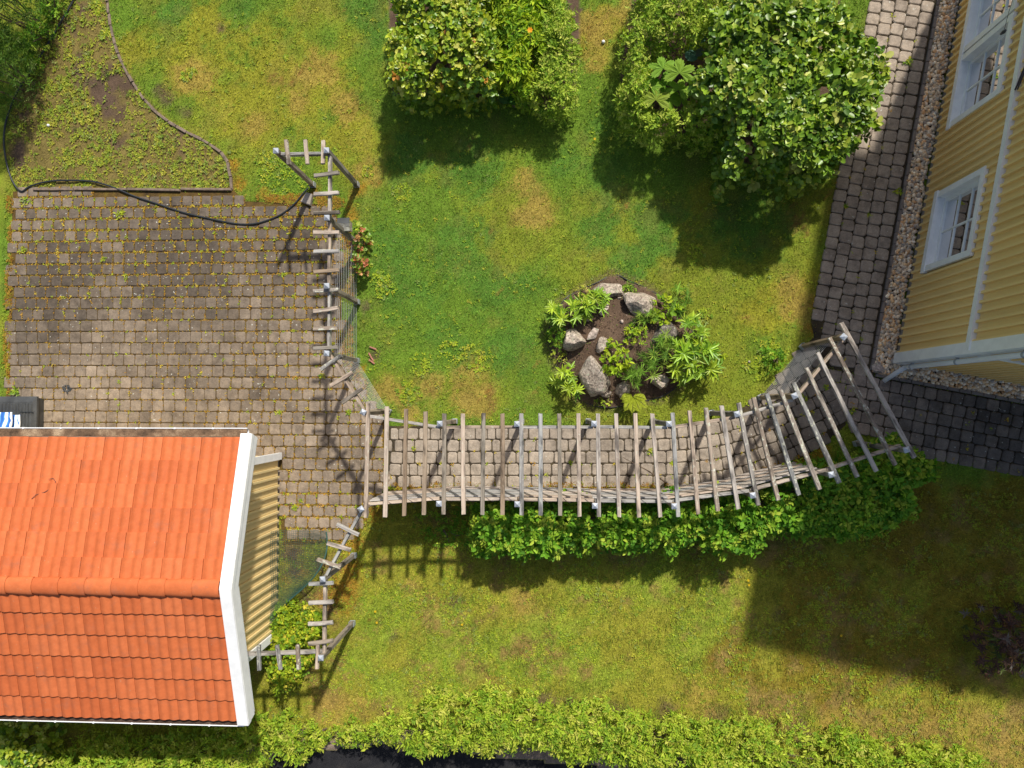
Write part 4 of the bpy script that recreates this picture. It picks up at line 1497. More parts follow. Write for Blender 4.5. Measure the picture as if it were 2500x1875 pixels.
def crown(poly, hmax, hedge, R, dens, leafL, leafW, pal, m=6, twig=0.10, style='twig', bump_s=0.5, bump_a=0.25, tmpl=T_OVAL, edge_n=0.22, seed=0, up=0.5, zfloor=0.0, skirt=True, gaps=0.385):
    lo, hi = poly.min(0)-0.25, poly.max(0)+0.25
    N = int(dens*(hi-lo).prod())
    p = rng.uniform(lo, hi, (N, 2))
    def sdist(q): return np.where(inpoly(q, poly), 1, -1)*edgedist(q, poly)
    def warp(q): return (fbm(q[:, 0], q[:, 1], 0.45, 60+seed)-0.5)*2*edge_n+(fbm(q[:, 0], q[:, 1], 0.16, 80+seed)-0.5)*edge_n
    def height(q, sd):
        t = np.clip((sd+0.02)/R, 0, 1)
        b = (fbm(q[:, 0], q[:, 1], bump_s, 70+seed)-0.5)*2*bump_a
        return hedge+(hmax-hedge)*np.sqrt(np.clip(1-(1-t)**2, 0, 1))+b*np.clip(0.4+t, 0, 1)
    sd = sdist(p)+warp(p)
    k = sd > 0
    gap = fbm(p[:, 0], p[:, 1], 0.26, 75+seed)
    thin = (gap < gaps) & (rng.random(N) < 0.8)
    k &= ~thin
    p, sd = p[k], sd[k]
    z = height(p, sd)
    e = 0.05
    def full(q): s_ = sdist(q)+warp(q); return height(q, s_)
    gx = (full(p+[e, 0])-z)/e; gy = (full(p+[0, e])-z)/e
    gx = np.clip(gx, -2.5, 2.5); gy = np.clip(gy, -2.5, 2.5)
    n = nrmz(np.stack([-gx, -gy, np.ones(len(p))], 1))
    u = rng.random(len(p))
    depth = np.where(u < 0.55, rng.uniform(0, 0.10, len(p)), np.where(u < 0.85, rng.uniform(0.08, 0.3, len(p)), rng.uniform(0.25, 0.6, len(p))))
    depth = np.minimum(depth, z*0.7)
    if skirt:
        sk = (sd < 0.22) & (rng.random(len(p)) < 0.6)
        depth = np.where(sk, rng.uniform(0.0, 0.85, len(p))*z, depth)
    o = np.stack([p[:, 0], p[:, 1], np.maximum(z-depth, zfloor+0.05)], 1)
    M = len(o)
    tc = pick(pal, M)
    if style == 'rosette':
        az0 = rng.uniform(0, 6.28, M)
        a = az0[:, None]+np.arange(m)[None]*2.399
        ax1 = nrmz(n*0.5+np.array([0, 0, 1.0])+rng.normal(0, 0.18, (M, 3)))
        e1 = nrmz(np.cross(ax1, np.array([0.3, 1, 0.2]))); e2 = np.cross(ax1, e1)
        el = rng.uniform(0.05, 0.55, (M, m))
        d = (np.cos(a)*np.cos(el))[..., None]*e1[:, None]+(np.sin(a)*np.cos(el))[..., None]*e2[:, None]+np.sin(el)[..., None]*ax1[:, None]
        nn = ax1[:, None]-(d*ax1[:, None]).sum(-1, keepdims=True)*d
        oo = np.repeat(o[:, None], m, 1)
    else:
        h = rng.uniform(0, 6.28, M)
        hv = np.stack([np.cos(h), np.sin(h), np.zeros(M)], 1)
        t = nrmz(n*0.55+hv*0.75+np.array([0, 0, 0.25]))
        s = nrmz(np.cross(t, np.array([0, 0, 1.0])+rng.normal(0, 0.3, (M, 3))))
        kk = (np.arange(m)+0.5)/m
        oo = o[:, None]+t[:, None]*(kk[None, :, None]-0.5)*twig*rng.uniform(0.7, 1.3, (M, 1, 1))
        sg = np.where(np.arange(m) % 2 == 0, 1.0, -1.0)[None, :, None]
        d = t[:, None]*0.55+s[:, None]*sg*0.8+rng.normal(0, 0.22, (M, m, 3))
        nn = np.array([0, 0, up])+n[:, None]*0.5+rng.normal(0, 0.33, (M, m, 3))
    oo, d, nn = oo.reshape(-1, 3), d.reshape(-1, 3), nn.reshape(-1, 3)
    c = np.repeat(tc, m, 0)*rng.uniform(0.78, 1.22, (M*m, 1))*np.repeat(rng.uniform(0.85, 1.15, (M, 1)), m, 0)
    sc_ = rng.uniform(0.5, 1.4, M*m)*np.repeat(rng.uniform(0.8, 1.25, M), m)
    L = leafL*sc_; W = leafW*sc_*rng.uniform(0.8, 1.15, M*m)
    V, F = leaf_arrays(oo, d, nn, L, W, tmpl)
    V[:, 2] = np.maximum(V[:, 2], 0.01)
    return V, F, np.repeat(c, len(tmpl), 0)


def stems(poly, hmax, n, parent, r=0.018, z0=0.0):
    c = poly.mean(0)
    mb = MB()
    lo, hi = poly.min(0), poly.max(0)
    k = 0
    while k < n:
        q = rng.uniform(lo, hi)
        if not inpoly(q[None], poly)[0] or edgedist(q[None], poly)[0] < 0.12: 
            if rng.random() < 0.97: continue
        b = c+(q-c)*0.45
        zt = hmax*rng.uniform(0.55, 0.8)
        mid = (b+q)/2+rng.normal(0, 0.05, 2)
        mb = MB()
        mb.tube([(b[0], b[1], z0-0.03), (*(b*0.7+mid*0.3), zt*0.35), (*mid, zt*0.65), (*q, zt)], [r, r*0.8, r*0.6, r*0.3], 6)
        mb.obj('stem', M_bark, parent)
        k += 1


def shrub(name, label, cat, px, zo, hmax, hedge, R, dens, leafL, leafW, pal, mat=None, nst=8, group=None, fname='foliage', **kw):
    poly = PP(px, zo)
    c = poly.mean(0)
    t = thing(name, label, cat, (c[0], c[1], 0), group)
    parts = [crown(poly, hmax, hedge, R, dens, leafL, leafW, pal, **kw)]
    leaves_obj(fname, parts, mat or M_leaf, t)
    stems(poly, hmax, nst, t)
    return t, poly


def pal(*c): return [((a*1.38, b*1.3, d*0.95), w) for (a, b, d, w) in c]


PAL_APPLE = pal((0.19, 0.28, 0.025, 4), (0.27, 0.33, 0.03, 3), (0.10, 0.20, 0.02, 3), (0.34, 0.36, 0.08, 0.8), (0.33, 0.16, 0.04, 0.15))
PAL_BRIGHT = pal((0.21, 0.33, 0.02, 4), (0.28, 0.37, 0.025, 3), (0.12, 0.24, 0.02, 2))
PAL_PALE = pal((0.25, 0.35, 0.045, 4), (0.18, 0.29, 0.035, 3), (0.33, 0.39, 0.09, 2), (0.11, 0.21, 0.02, 2))
PAL_DEEP = pal((0.105, 0.20, 0.022, 4), (0.16, 0.26, 0.028, 3), (0.23, 0.31, 0.045, 2), (0.06, 0.135, 0.018, 2), (0.31, 0.35, 0.10, 0.9))
PAL_HEDGE = pal((0.10, 0.24, 0.02, 4), (0.17, 0.30, 0.028, 3), (0.27, 0.36, 0.05, 2.2), (0.06, 0.17, 0.016, 2))
PAL_LOW = pal((0.22, 0.32, 0.03, 4), (0.29, 0.35, 0.05, 3), (0.14, 0.25, 0.025, 2.5), (0.34, 0.37, 0.09, 1))
PAL_RHODO = pal((0.17, 0.30, 0.025, 4), (0.25, 0.36, 0.03, 3), (0.10, 0.21, 0.02, 1.5))
PAL_IVY = pal((0.19, 0.29, 0.02, 4), (0.28, 0.33, 0.025, 3), (0.10, 0.20, 0.02, 2), (0.42, 0.38, 0.06, 1))
PAL_CON = pal((0.05, 0.12, 0.02, 4), (0.09, 0.17, 0.025, 3), (0.14, 0.20, 0.07, 1.5), (0.035, 0.08, 0.015, 2))
PAL_PURPLE = pal((0.06, 0.035, 0.04, 3), (0.10, 0.06, 0.055, 2), (0.16, 0.09, 0.05, 1), (0.07, 0.10, 0.03, 1), (0.15, 0.14, 0.16, 1))
PAL_SPIKE = pal((0.16, 0.30, 0.05, 4), (0.24, 0.36, 0.07, 2), (0.10, 0.21, 0.04, 2))
PAL_DRYL = pal((0.20, 0.12, 0.05, 2), (0.30, 0.20, 0.08, 2))

# upper middle bed
shrub('apple_leaved_shrub', 'rounded yellow-green shrub with some red young leaves, in the upper middle bed', 'shrub',
      [(975, -90), (962, 60), (956, 150), (950, 200), (962, 232), (1000, 240), (1040, 228), (1100, 226), (1150, 232), (1195, 226), (1210, 180), (1205, 100), (1190, 0), (1185, -90)], 1.0,
      1.5, 0.9, 0.7, 560, 0.075, 0.056, PAL_APPLE, M_gloss, seed=1, bump_a=0.22, twig=0.14)
shrub('bright_green_shrub', 'bright lime green shrub with pointed leaves in the middle of the upper bed', 'shrub',
      [(1180, -90), (1195, 60), (1200, 150), (1205, 200), (1235, 226), (1280, 225), (1315, 190), (1330, 120), (1325, 0), (1315, -90)], 0.9,
      1.15, 0.65, 0.5, 540, 0.10, 0.034, PAL_BRIGHT, seed=2, m=7, twig=0.13, tmpl=T_LANCE)
shrub('pale_small_leaved_shrub', 'pale small-leaved shrub at the open end of the upper middle bed', 'shrub',
      [(1310, -90), (1322, 100), (1298, 180), (1275, 245), (1330, 268), (1395, 278), (1410, 240), (1418, 180), (1402, 120), (1422, 60), (1395, -10), (1375, -90)], 0.8,
      0.95, 0.55, 0.45, 980, 0.060, 0.026, PAL_PALE, seed=3, m=7, twig=0.13, tmpl=T_LANCE)
# upper bed beside the house
shrub('pale_spreading_shrub', 'pale feathery small-leaved shrub around the jagged big-leaved plant', 'shrub',
      [(1570, -90), (1550, 30), (1512, 130), (1510, 190), (1496, 258), (1525, 300), (1570, 322), (1620, 338), (1650, 325), (1700, 335), (1780, 340), (1770, 260), (1740, 230), (1690, 240), (1660, 290), (1590, 270), (1575, 200), (1590, 145), (1650, 125), (1700, 130), (1720, 90), (1760, 20), (1780, -90)], 0.9,
      1.4, 0.7, 0.5, 980, 0.062, 0.026, PAL_PALE, seed=4, m=7, twig=0.13, tmpl=T_LANCE)
shrub('broad_leaved_shrub', 'largest shrub, dark glossy oval leaves reaching over the path by the house', 'shrub',
      [(1770, -20), (1725, 60), (1735, 120), (1700, 200), (1705, 270), (1760, 325), (1768, 400), (1795, 425), (1850, 430), (1920, 440), (1990, 452), (2035, 420), (2055, 365), (2105, 325), (2145, 265), (2165, 190), (2140, 140), (2085, 95), (2040, 40), (1960, -10), (1850, -20)], 1.4,
      2.05, 1.3, 1.0, 520, 0.092, 0.064, PAL_DEEP, M_gloss, seed=5, bump_a=0.3, bump_s=0.55, twig=0.15, nst=14)
shrub('variegated_top_shrub', 'pale feathery shrub behind the largest shrub at the top edge', 'shrub',
      [(1780, -120), (1780, -20), (1850, -10), (1960, 5), (2040, 50), (2062, 20), (2050, -60), (2040, -120)], 1.2,
      1.5, 0.9, 0.5, 640, 0.062, 0.026, PAL_PALE, seed=6, m=7, twig=0.13, tmpl=T_LANCE)
# hedge behind the plank screen
shrub('leafy_hedge', 'lush green hedge growing behind the plank screen below the pergola', 'hedge',
      [(1150, 1240), (1148, 1300), (1160, 1348), (1225, 1362), (1300, 1342), (1390, 1348), (1470, 1352), (1560, 1342), (1650, 1335), (1730, 1342), (1838, 1345), (1872, 1308), (1960, 1298), (2078, 1308), (2175, 1284), (2232, 1250), (2232, 1200), (2275, 1140), (2235, 1100), (2190, 1060), (2140, 1085), (2060, 1120), (1970, 1140), (1850, 1200), (1660, 1222), (1500, 1226), (1300, 1224)], 0.7,
      1.10, 0.62, 0.4, 560, 0.080, 0.042, PAL_HEDGE, seed=7, m=7, twig=0.17, bump_a=0.22, bump_s=0.45, nst=26)
# hedge along the road
shrub('road_hedge', 'long yellow-green hedge of fine leaves hanging over the black road', 'hedge',
      [(900, 1772), (990, 1742), (1060, 1705), (1200, 1695), (1300, 1718), (1450, 1734), (1600, 1748), (1750, 1766), (1900, 1782), (2060, 1804), (2200, 1834), (2400, 1872), (2400, 1990), (2000, 1940), (1600, 1900), (1500, 1868), (1350, 1840), (1200, 1836), (1120, 1852), (1040, 1830), (980, 1822), (920, 1800)], 0.6,
      0.95, 0.5, 0.4, 720, 0.066, 0.027, PAL_LOW, seed=8, m=7, twig=0.15, tmpl=T_LANCE, nst=30, bump_a=0.16, bump_s=0.35)
shrub('ragged_hedge', 'thin ragged low hedge between the garage corner and the road hedge', 'hedge',
      [(640, 1775), (700, 1768), (800, 1782), (920, 1778), (960, 1810), (900, 1805), (860, 1830), (800, 1825), (730, 1850), (660, 1850)], 0.45,
      0.6, 0.35, 0.3, 520, 0.066, 0.027, PAL_LOW, seed=9, m=7, twig=0.14, tmpl=T_LANCE, nst=10)
shrub('garage_hedge', 'fine-leaved hedge running behind the garage, its near side in shade', 'hedge',
      [(130, 1840), (180, 1810), (260, 1800), (350, 1800), (430, 1790), (520, 1775), (610, 1765), (640, 1775), (655, 1850), (640, 1960), (400, 1990), (150, 1990)], 0.6,
      0.95, 0.45, 0.4, 620, 0.066, 0.027, PAL_LOW, seed=10, m=7, twig=0.15, tmpl=T_LANCE, nst=14)
shrub('corner_shrub', 'larger-leaved shrub behind the garage in the lower left corner', 'shrub',
      [(-60, 1800), (20, 1790), (60, 1765), (110, 1780), (118, 1830), (120, 1880), (110, 1960), (-60, 1980)], 0.7,
      1.1, 0.6, 0.4, 420, 0.085, 0.055, PAL_APPLE, M_gloss, seed=11, twig=0.16, nst=6)
# conifers in the upper left corner
for k, (px, h, lab) in enumerate((([(-80, -80), (-70, 60), (20, 95), (70, 60), (90, 10), (60, -80)], 1.9, 'dark feathery conifer in the upper left corner, topmost of the two'),
                                  ([(-80, 70), (-80, 250), (-10, 240), (25, 200), (45, 150), (30, 95)], 1.6, 'dark feathery conifer by the left edge, below its taller neighbour'))):
    shrub('conifer', lab, 'conifer', px, 0.9, h, 0.6, 0.6, 620, 0.075, 0.012, PAL_CON, seed=12+k, m=10, twig=0.2, tmpl=T_LANCE, bump_a=0.3, bump_s=0.35, group='conifers in the corner')
shrub('flowering_undershrub', 'low mixed green shrub in front of the corner conifers', 'shrub',
      [(60, -90), (95, 10), (70, 70), (40, 140), (60, 170), (105, 90), (135, 20), (150, -90)], 0.4, 0.6, 0.3, 0.3, 600, 0.05, 0.022, PAL_HEDGE, seed=15, m=7, tmpl=T_LANCE)
# ivy at the garage corner
shrub('ivy', 'yellowing ivy sprawling at the garage corner under the angled trellis', 'ivy',
      [(640, 1500), (690, 1475), (730, 1490), (780, 1500), (800, 1545), (780, 1590), (752, 1615), (745, 1660), (720, 1690), (680, 1690), (650, 1655), (640, 1610), (615, 1595), (630, 1550)], 0.35,
      0.6, 0.2, 0.5, 900, 0.045, 0.038, PAL_IVY, seed=16, m=5, twig=0.14, nst=10, bump_a=0.2, bump_s=0.3)
# dark shrub in the house's shade
shrub('purple_shrub', 'dark purple-leaved shrub in the house shade near the right edge', 'shrub',
      [(2385, 1530), (2410, 1500), (2460, 1492), (2540, 1490), (2560, 1640), (2500, 1640), (2440, 1640), (2400, 1660), (2375, 1625), (2395, 1590)], 0.6, 1.0, 0.4, 0.5, 300, 0.09, 0.022, PAL_PURPLE, seed=17, m=9, style='rosette', tmpl=T_LANCE)
shrub('red_leaved_shrub', 'small shrub with reddish leaves at the lawn edge beside the wires', 'shrub',
      [(868, 580), (880, 562), (905, 570), (908, 600), (895, 640), (885, 665), (872, 640), (866, 610)], 0.4, 0.7, 0.3, 0.3, 500, 0.07, 0.055,
      pal((0.12, 0.22, 0.03, 3), (0.33, 0.12, 0.07, 2), (0.36, 0.20, 0.10, 1.5), (0.2, 0.26, 0.03, 2)), M_gloss, seed=18, m=5, nst=4)
shrub('low_weedy_shrub', 'low green growth in the shade of the plank screen, left of the hedge', 'shrub',
      [(1010, 1250), (1145, 1245), (1150, 1330), (1080, 1345), (1040, 1310), (1000, 1290)], 0.1, 0.12, 0.05, 0.4, 200, 0.04, 0.02, PAL_HEDGE, seed=19, m=6, nst=3, twig=0.14)
shrub('lawn_edge_shrub', 'small green bush outside the wires near the curved path', 'shrub',
      [(1870, 860), (1905, 838), (1940, 845), (1945, 865), (1915, 895), (1880, 910), (1862, 890)], 0.1, 0.35, 0.1, 0.3, 500, 0.05, 0.022, PAL_HEDGE, seed=20, m=6, nst=3, twig=0.12)

# ------------------------------------------------------------------ big-leaved plants
def palmate(cx, cy, z, r, rot, tilt, parent, col, nl=5, dip=0.18):
    """one large jagged hand-shaped leaf"""
    ang = []
    vs = [(0, 0, 0)]
    N = 60
    for k in range(N+1):
        a = -2.55+5.1*k/N
        lob = abs(math.cos((a)*nl/5.1*math.pi*0.985))
        rr = r*(0.42+0.58*lob**0.7)*(1-0.10*abs(a)/2.55)
        rr *= 1+0.07*(1 if k % 2 else -1)
        zz = 0.06*r*lob-dip*(rr**2)/r
        vs.append((rr*math.cos(a), rr*math.sin(a), zz))
    ring = []
    vs2 = [(0, 0, -0.04*r)]
    for v in vs[1:]: vs2.append((v[0]*0.55, v[1]*0.55, v[2]*0.3+0.05*r*math.cos(math.atan2(v[1], v[0])*nl*2)))
    n = N+1
    V = [vs2[0]]+vs2[1:]+vs[1:]
    F = [(0, 1+k, 2+k) for k in range(N)]+[(1+k, 1+n+k, 2+n+k, 2+k) for k in range(N)]
    m = MB()
    c = tuple(x*random.uniform(0.85, 1.15) for x in col)
    m.add(V, F, c)
    return m.obj('leaf', M_leaf, parent, Matrix.Translation((cx, cy, z)) @ Matrix.Rotation(rot, 4, 'Z') @ Matrix.Rotation(tilt, 4, 'Y'), smooth=False)


c0 = P(1625, 205, 0.8)
rg_ = thing('jagged_leaved_plant', 'plant with huge jagged hand-shaped leaves between the pale shrubs', 'plant', (c0.x, c0.y, 0))
kz = 400/2212
for (u, v, z, r, rot, tl) in ((770, 590, 1.30, 0.27, 1.7, 0.25), (990, 650, 1.38, 0.31, 1.5, 0.2), (590, 830, 1.20, 0.27, 1.3, 0.3), (980, 880, 1.15, 0.24, 1.2, 0.2), (670, 1010, 1.25, 0.29, 1.5, 0.2), (740, 760, 1.05, 0.22, -1.2, 0.2), (860, 1000, 1.05, 0.22, -0.4, 0.3), (1010, 960, 1.0, 0.2, -0.9, 0.3)):
    p = P(1480+u*kz, 60+v*kz, z)
    palmate(p.x, p.y, z, r, rot, tl, rg_, (0.20, 0.32, 0.03))
    m = MB(); m.tube([(c0.x, c0.y, 0), ((p.x+c0.x)/2, (p.y+c0.y)/2, z*0.6), (p.x, p.y, z-0.02)], [0.016, 0.013, 0.008], 6); m.obj('stalk', M_bark, rg_)


def round_leaf(cx, cy, z, r, rot, tilt, parent, col, mat):
    m = MB(); N = 18
    V = [(0, 0, 0)]+[(0.5*r*math.cos(6.283*k/N), 0.45*r*math.sin(6.283*k/N), 0.05*r) for k in range(N)]+[(r*math.cos(6.283*k/N)*(1.08 if k == 0 else 1), 0.86*r*math.sin(6.283*k/N), 0.02*r*math.sin(k*2.1)) for k in range(N)]
    F = [(0, 1+k, 1+(k+1) % N) for k in range(N)]+[(1+k, 1+N+k, 1+N+(k+1) % N, 1+(k+1) % N) for k in range(N)]
    m.add(V, F, tuple(x*random.uniform(0.85, 1.15) for x in col))
    return m.obj('leaf', mat, parent, Matrix.Translation((cx, cy, z)) @ Matrix.Rotation(rot, 4, 'Z') @ Matrix.Rotation(tilt, 4, 'Y'))


h0 = P(1690, 130, 0.5)
hos = thing('blue_leaved_plant', 'plant with round blue-green leaves in the gap beside the largest shrub', 'plant', (h0.x, h0.y, 0))
for (u, v, z, r) in ((1150, 420, 0.8, 0.13), (1240, 360, 0.75, 0.12), (1260, 180, 0.7, 0.13), (1180, 300, 0.65, 0.12), (1120, 380, 0.6, 0.1)):
    p = P(1480+u*kz, 60+v*kz, z); round_leaf(p.x, p.y, z, r, random.uniform(0, 6), 0.3, hos, (0.11, 0.20, 0.14), M_leaf)
    m = MB(); m.tube([(h0.x, h0.y, 0), (p.x, p.y, z-0.01)], [0.01, 0.006], 5); m.obj('stalk', M_bark, hos)
b0 = P(1255, 246, 0.3)
bg_ = thing('round_leaved_plant', 'dark plant with a few round leaves under the lime green shrub', 'plant', (b0.x, b0.y, 0))
for (u, v, r) in ((1230, 238, 0.12), (1252, 244, 0.12), (1275, 246, 0.12), (1320, 268, 0.1), (1210, 230, 0.1)):
    p = P(u, v, 0.32); round_leaf(p.x, p.y, 0.32, r, random.uniform(0, 6), 0.3, bg_, (0.07, 0.17, 0.03), M_leaf)
    m = MB(); m.tube([(b0.x, b0.y, 0), (p.x, p.y, 0.31)], [0.01, 0.006], 5); m.obj('stalk', M_bark, bg_)
# orange flower on the bed
f0 = P(1294, 74, 1.5)
fl = thing('orange_flower', 'single orange flower rising from the bright shrubs', 'flower', (f0.x, f0.y, 0))
m = MB()
for k in range(6):
    a = k*1.047; dv = Vector((math.cos(a), math.sin(a), 0.35)); sv = Vector((-math.sin(a), math.cos(a), 0))
    m.add([f0, f0+dv*0.03+sv*0.02, f0+dv*0.055, f0+dv*0.03-sv*0.02], [(0, 1, 2, 3)], (0.85, 0.33, 0.02))
m.obj('petals', M_leaf, fl)
m = MB(); m.tube([(f0.x, f0.y, 0), f0], 0.005, 5); m.obj('stalk', M_bark, fl)


# ------------------------------------------------------------------ rockery
KR = 500/2212
def RP(u, v, z=0.0): return P(1300+u*KR, 640+v*KR, z)
def rock_z(x, y):
    p = np.array([[x, y]])
    e_ = edgedist(p, ROCKERY)[0] if inpoly(p, ROCKERY)[0] else 0
    return 0.30*(1-(1-min(e_/1.3, 1))**2)


def rock(u, v, w, h, hz, mat, label, rot=0.0, seed=0, pw=1.4, z=None, flat=False):
    import bmesh
    r = random.Random(seed)
    zc = 0.2
    p = RP(u, v, 0.3) if not flat else P(u, v, 0.05)
    zc = rock_z(p.x, p.y) if not flat else 0.02
    k = KR/128.4*(1-(zc+hz)/HC) if not flat else 1/128.4
    sx, sy = w*k/2, h*k/2
    b = bmesh.new(); bmesh.ops.create_icosphere(b, subdivisions=3, radius=1.0)
    planes = [(Vector((r.gauss(0, 1), r.gauss(0, 1), r.gauss(0.2, 0.8))).normalized(), r.uniform(0.45, 0.82)) for _ in range(14)]
    for vt in b.verts:
        c = vt.co.copy()
        for (n, d) in planes:
            q = c.dot(n)-d
            if q > 0: c -= n*q*0.92
        c *= 1.12*(1+0.06*math.sin(c.x*7+seed)*math.sin(c.y*6+1.3*seed)+0.04*math.sin(c.x*15+2*seed)*math.sin(c.z*13))
        vt.co = Vector((c.x*sx*1.3, c.y*sy*1.3, c.z*hz*1.1))
    me = bpy.data.meshes.new('rock'); b.to_mesh(me); b.free()
    o = mesh_obj('rock', me, mat, None, Matrix.Translation((p.x, p.y, zc+hz*0.25)) @ Matrix.Rotation(rot, 4, 'Z'))
    tag(o, label, 'rock', 'rocks of the round rockery' if not flat else None)
    return o


rock(840, 290, 265, 210, 0.16, M_rock1, 'flat tan rock at the top of the round rockery', 0.1, 1)
rock(1165, 425, 330, 250, 0.22, M_rock1, 'broad ridged grey rock near the top of the rockery', -0.3, 2)
rock(440, 840, 235, 240, 0.24, M_rock1, 'pale blocky rock at the left side of the rockery', 0.4, 3)
rock(655, 775, 90, 150, 0.08, M_rock3, 'small pale pointed rock in the middle of the rockery', -0.5, 4)
rock(760, 890, 130, 150, 0.12, M_rock1, 'small mossy rock in the middle of the rockery soil', -0.2, 5)
rock(680, 1270, 330, 440, 0.34, M_rock1, 'largest boulder, at the bottom of the rockery', 0.1, 6)
rock(990, 1370, 150, 170, 0.17, M_rock1, 'rounded grey rock beside the yellow fern', 0.2, 7)
rock(1375, 1275, 180, 160, 0.18, M_rock1, 'grey rock at the lower right of the rockery', 0.4, 8)
rock(1445, 775, 280, 220, 0.26, M_rock2, 'dark boulder at the right side of the rockery', 0.1, 9)
rock(785, 500, 85, 115, 0.08, M_rock3, 'small pinkish rock beside a clump of pointed leaves', -0.5, 10)
rock(590, 595, 115, 80, 0.09, M_rock1, 'small brown rock under the leafy clump in the rockery', 0.0, 11)
rock(945, 377, 48, 26, 0.03, M_rock3, 'tiny pale stone near the flat tan rock', 0.2, 12)
rock(965, 642, 40, 40, 0.03, M_rock3, 'tiny pinkish stone lying on the rockery soil', 0.2, 13)
rock(800, 1420, 120, 80, 0.08, M_rock1, 'small rock leaning on the largest boulder', 0.2, 14)
rock(2144, 897, 28, 26, 0.09, M_rock3, 'smooth pinkish boulder at the corner of the pebbles below the downpipe', 0.4, 15, flat=True)
# edging strip
ed = MB()
n = len(ROCKERY)
keep = [i for i in range(n)]
for k in keep:
    a, b = ROCKERY[k], ROCKERY[(k+1) % n]
    d = (b-a)/np.linalg.norm(b-a); q = np.array([-d[1], d[0]])*0.006
    za, zb = 0.022+0.02*math.sin(k), 0.022+0.02*math.sin(k+1)
    ed.add([(*(a-q), -0.05), (*(b-q), -0.05), (*(b-q), zb), (*(a-q), za), (*(a+q), -0.05), (*(b+q), -0.05), (*(b+q), zb), (*(a+q), za)], [(0, 1, 2, 3), (7, 6, 5, 4), (3, 2, 6, 7)])
tag(ed.obj('bed_edging', M_rubber), 'thin black edging strip around the round rockery', 'edging')


def clump(name, label, u, v, r, h, pal_, style, L, W, dens, m=9, mat=None, tmpl=T_LANCE, hedge=None, seed=30, twig=0.1, sy=1.0, group=None, px=False):
    c = RP(u, v, h*0.7+0.15) if not px else P(u, v, h*0.6)
    zf = rock_z(c.x, c.y) if not px else 0
    rw = r*1.15*KR/128.4 if not px else r/128.4
    poly = np.array([(c.x+rw*math.cos(a), c.y+rw*sy*math.sin(a)) for a in np.linspace(0, 2*math.pi, 14, endpoint=False)])
    t = thing(name, label, 'plant', (c.x, c.y, zf), group)
    V, F, C = crown(poly, h, hedge if hedge else h*0.55, rw*0.8, dens, L, W, pal_, m=m, style=style, seed=seed, tmpl=tmpl, twig=twig, bump_a=0.06, bump_s=0.2, edge_n=rw*0.25, skirt=(style != 'rosette'), gaps=-1)
    V[:, 2] += zf
    leaves_obj('foliage', [(V, F, C)], mat or M_leaf, t)
    mb = MB()
    for k in range(5):
        a = k*1.257+0.3
        mb.tube([(c.x, c.y, zf-0.02), (c.x+rw*0.3*math.cos(a), c.y+rw*0.3*sy*math.sin(a), zf+h*0.4), (c.x+rw*0.6*math.cos(a), c.y+rw*0.6*sy*math.sin(a), zf+h*0.75)], [0.01, 0.008, 0.004], 5)
    mb.obj('stems', M_bark, t)
    return t


RH = dict(style='rosette', L=0.13, W=0.034, m=11, mat=M_gloss)
clump('rhododendron', 'larger of two yellow-green whorled bushes at the upper left of the rockery', 380, 530, 145, 0.55, PAL_RHODO, dens=95, seed=31, **RH)
clump('rhododendron', 'yellow-green whorled bush beside the small pinkish rock', 645, 460, 130, 0.5, PAL_RHODO, dens=95, seed=32, **RH)
clump('rhododendron', 'whorled bush at the lower left rim of the rockery', 385, 1270, 130, 0.5, PAL_RHODO, dens=70, seed=33, **RH)
clump('rhododendron', 'whorled bush next to the dark boulder in the rockery', 1725, 760, 135, 0.55, PAL_RHODO, dens=75, seed=34, **RH)
clump('rhododendron', 'largest whorled bush, at the right rim of the rockery', 1745, 1040, 205, 0.6, PAL_RHODO, dens=60, seed=35, style='rosette', L=0.165, W=0.04, m=11, mat=M_gloss)
SPK = dict(style='rosette', L=0.13, W=0.014, m=16)
clump('spiky_perennial', 'spiky green tuft touching the ridged rock', 1240, 560, 70, 0.3, PAL_SPIKE, dens=60, seed=36, **SPK)
clump('spiky_perennial', 'spiky green tuft alone on the open soil', 1110, 635, 60, 0.25, PAL_SPIKE, dens=60, seed=37, **SPK)
clump('spiky_perennial', 'spiky green tuft left of the dark boulder', 1310, 655, 65, 0.3, PAL_SPIKE, dens=60, seed=38, **SPK)
clump('spiky_perennial', 'spiky green tuft just below the dark boulder', 1410, 900, 110, 0.35, PAL_SPIKE, dens=70, seed=39, **SPK)
clump('spiky_perennial', 'spiky green tuft between the dark boulder and the big boulder', 1300, 1045, 110, 0.35, PAL_SPIKE, dens=70, seed=40, **SPK)
clump('spiky_perennial', 'wide spiky clump right of the largest boulder', 1180, 1175, 130, 0.4, PAL_SPIKE, dens=75, seed=41, **SPK)
clump('spiky_perennial', 'spiky tuft above the rounded grey rock', 1010, 1260, 70, 0.3, PAL_SPIKE, dens=70, seed=42, **SPK)
clump('spiky_perennial', 'pale spiky tuft outside the upper right rim of the rockery', 1610, 360, 75, 0.3, PAL_SPIKE, dens=60, seed=43, **SPK)
clump('spiky_perennial', 'spiky tuft inside the upper right rim of the rockery', 1600, 500, 80, 0.35, PAL_SPIKE, dens=60, seed=56, **SPK)
clump('broad_leaved_perennial', 'leafy plant with broad leaves behind the ridged rock', 1440, 510, 130, 0.4, PAL_BRIGHT, 'twig', 0.085, 0.045, 130, m=5, tmpl=T_OVAL, seed=44)
clump('broad_leaved_perennial', 'leafy plant growing over the largest boulder', 870, 1060, 130, 0.45, PAL_BRIGHT, 'twig', 0.08, 0.042, 150, m=6, tmpl=T_OVAL, seed=45)
clump('green_cushion', 'dark green cushion plant at the left rim of the rockery', 262, 770, 80, 0.22, PAL_HEDGE, 'twig', 0.03, 0.016, 900, m=6, tmpl=T_OVAL, seed=46, sy=1.6)
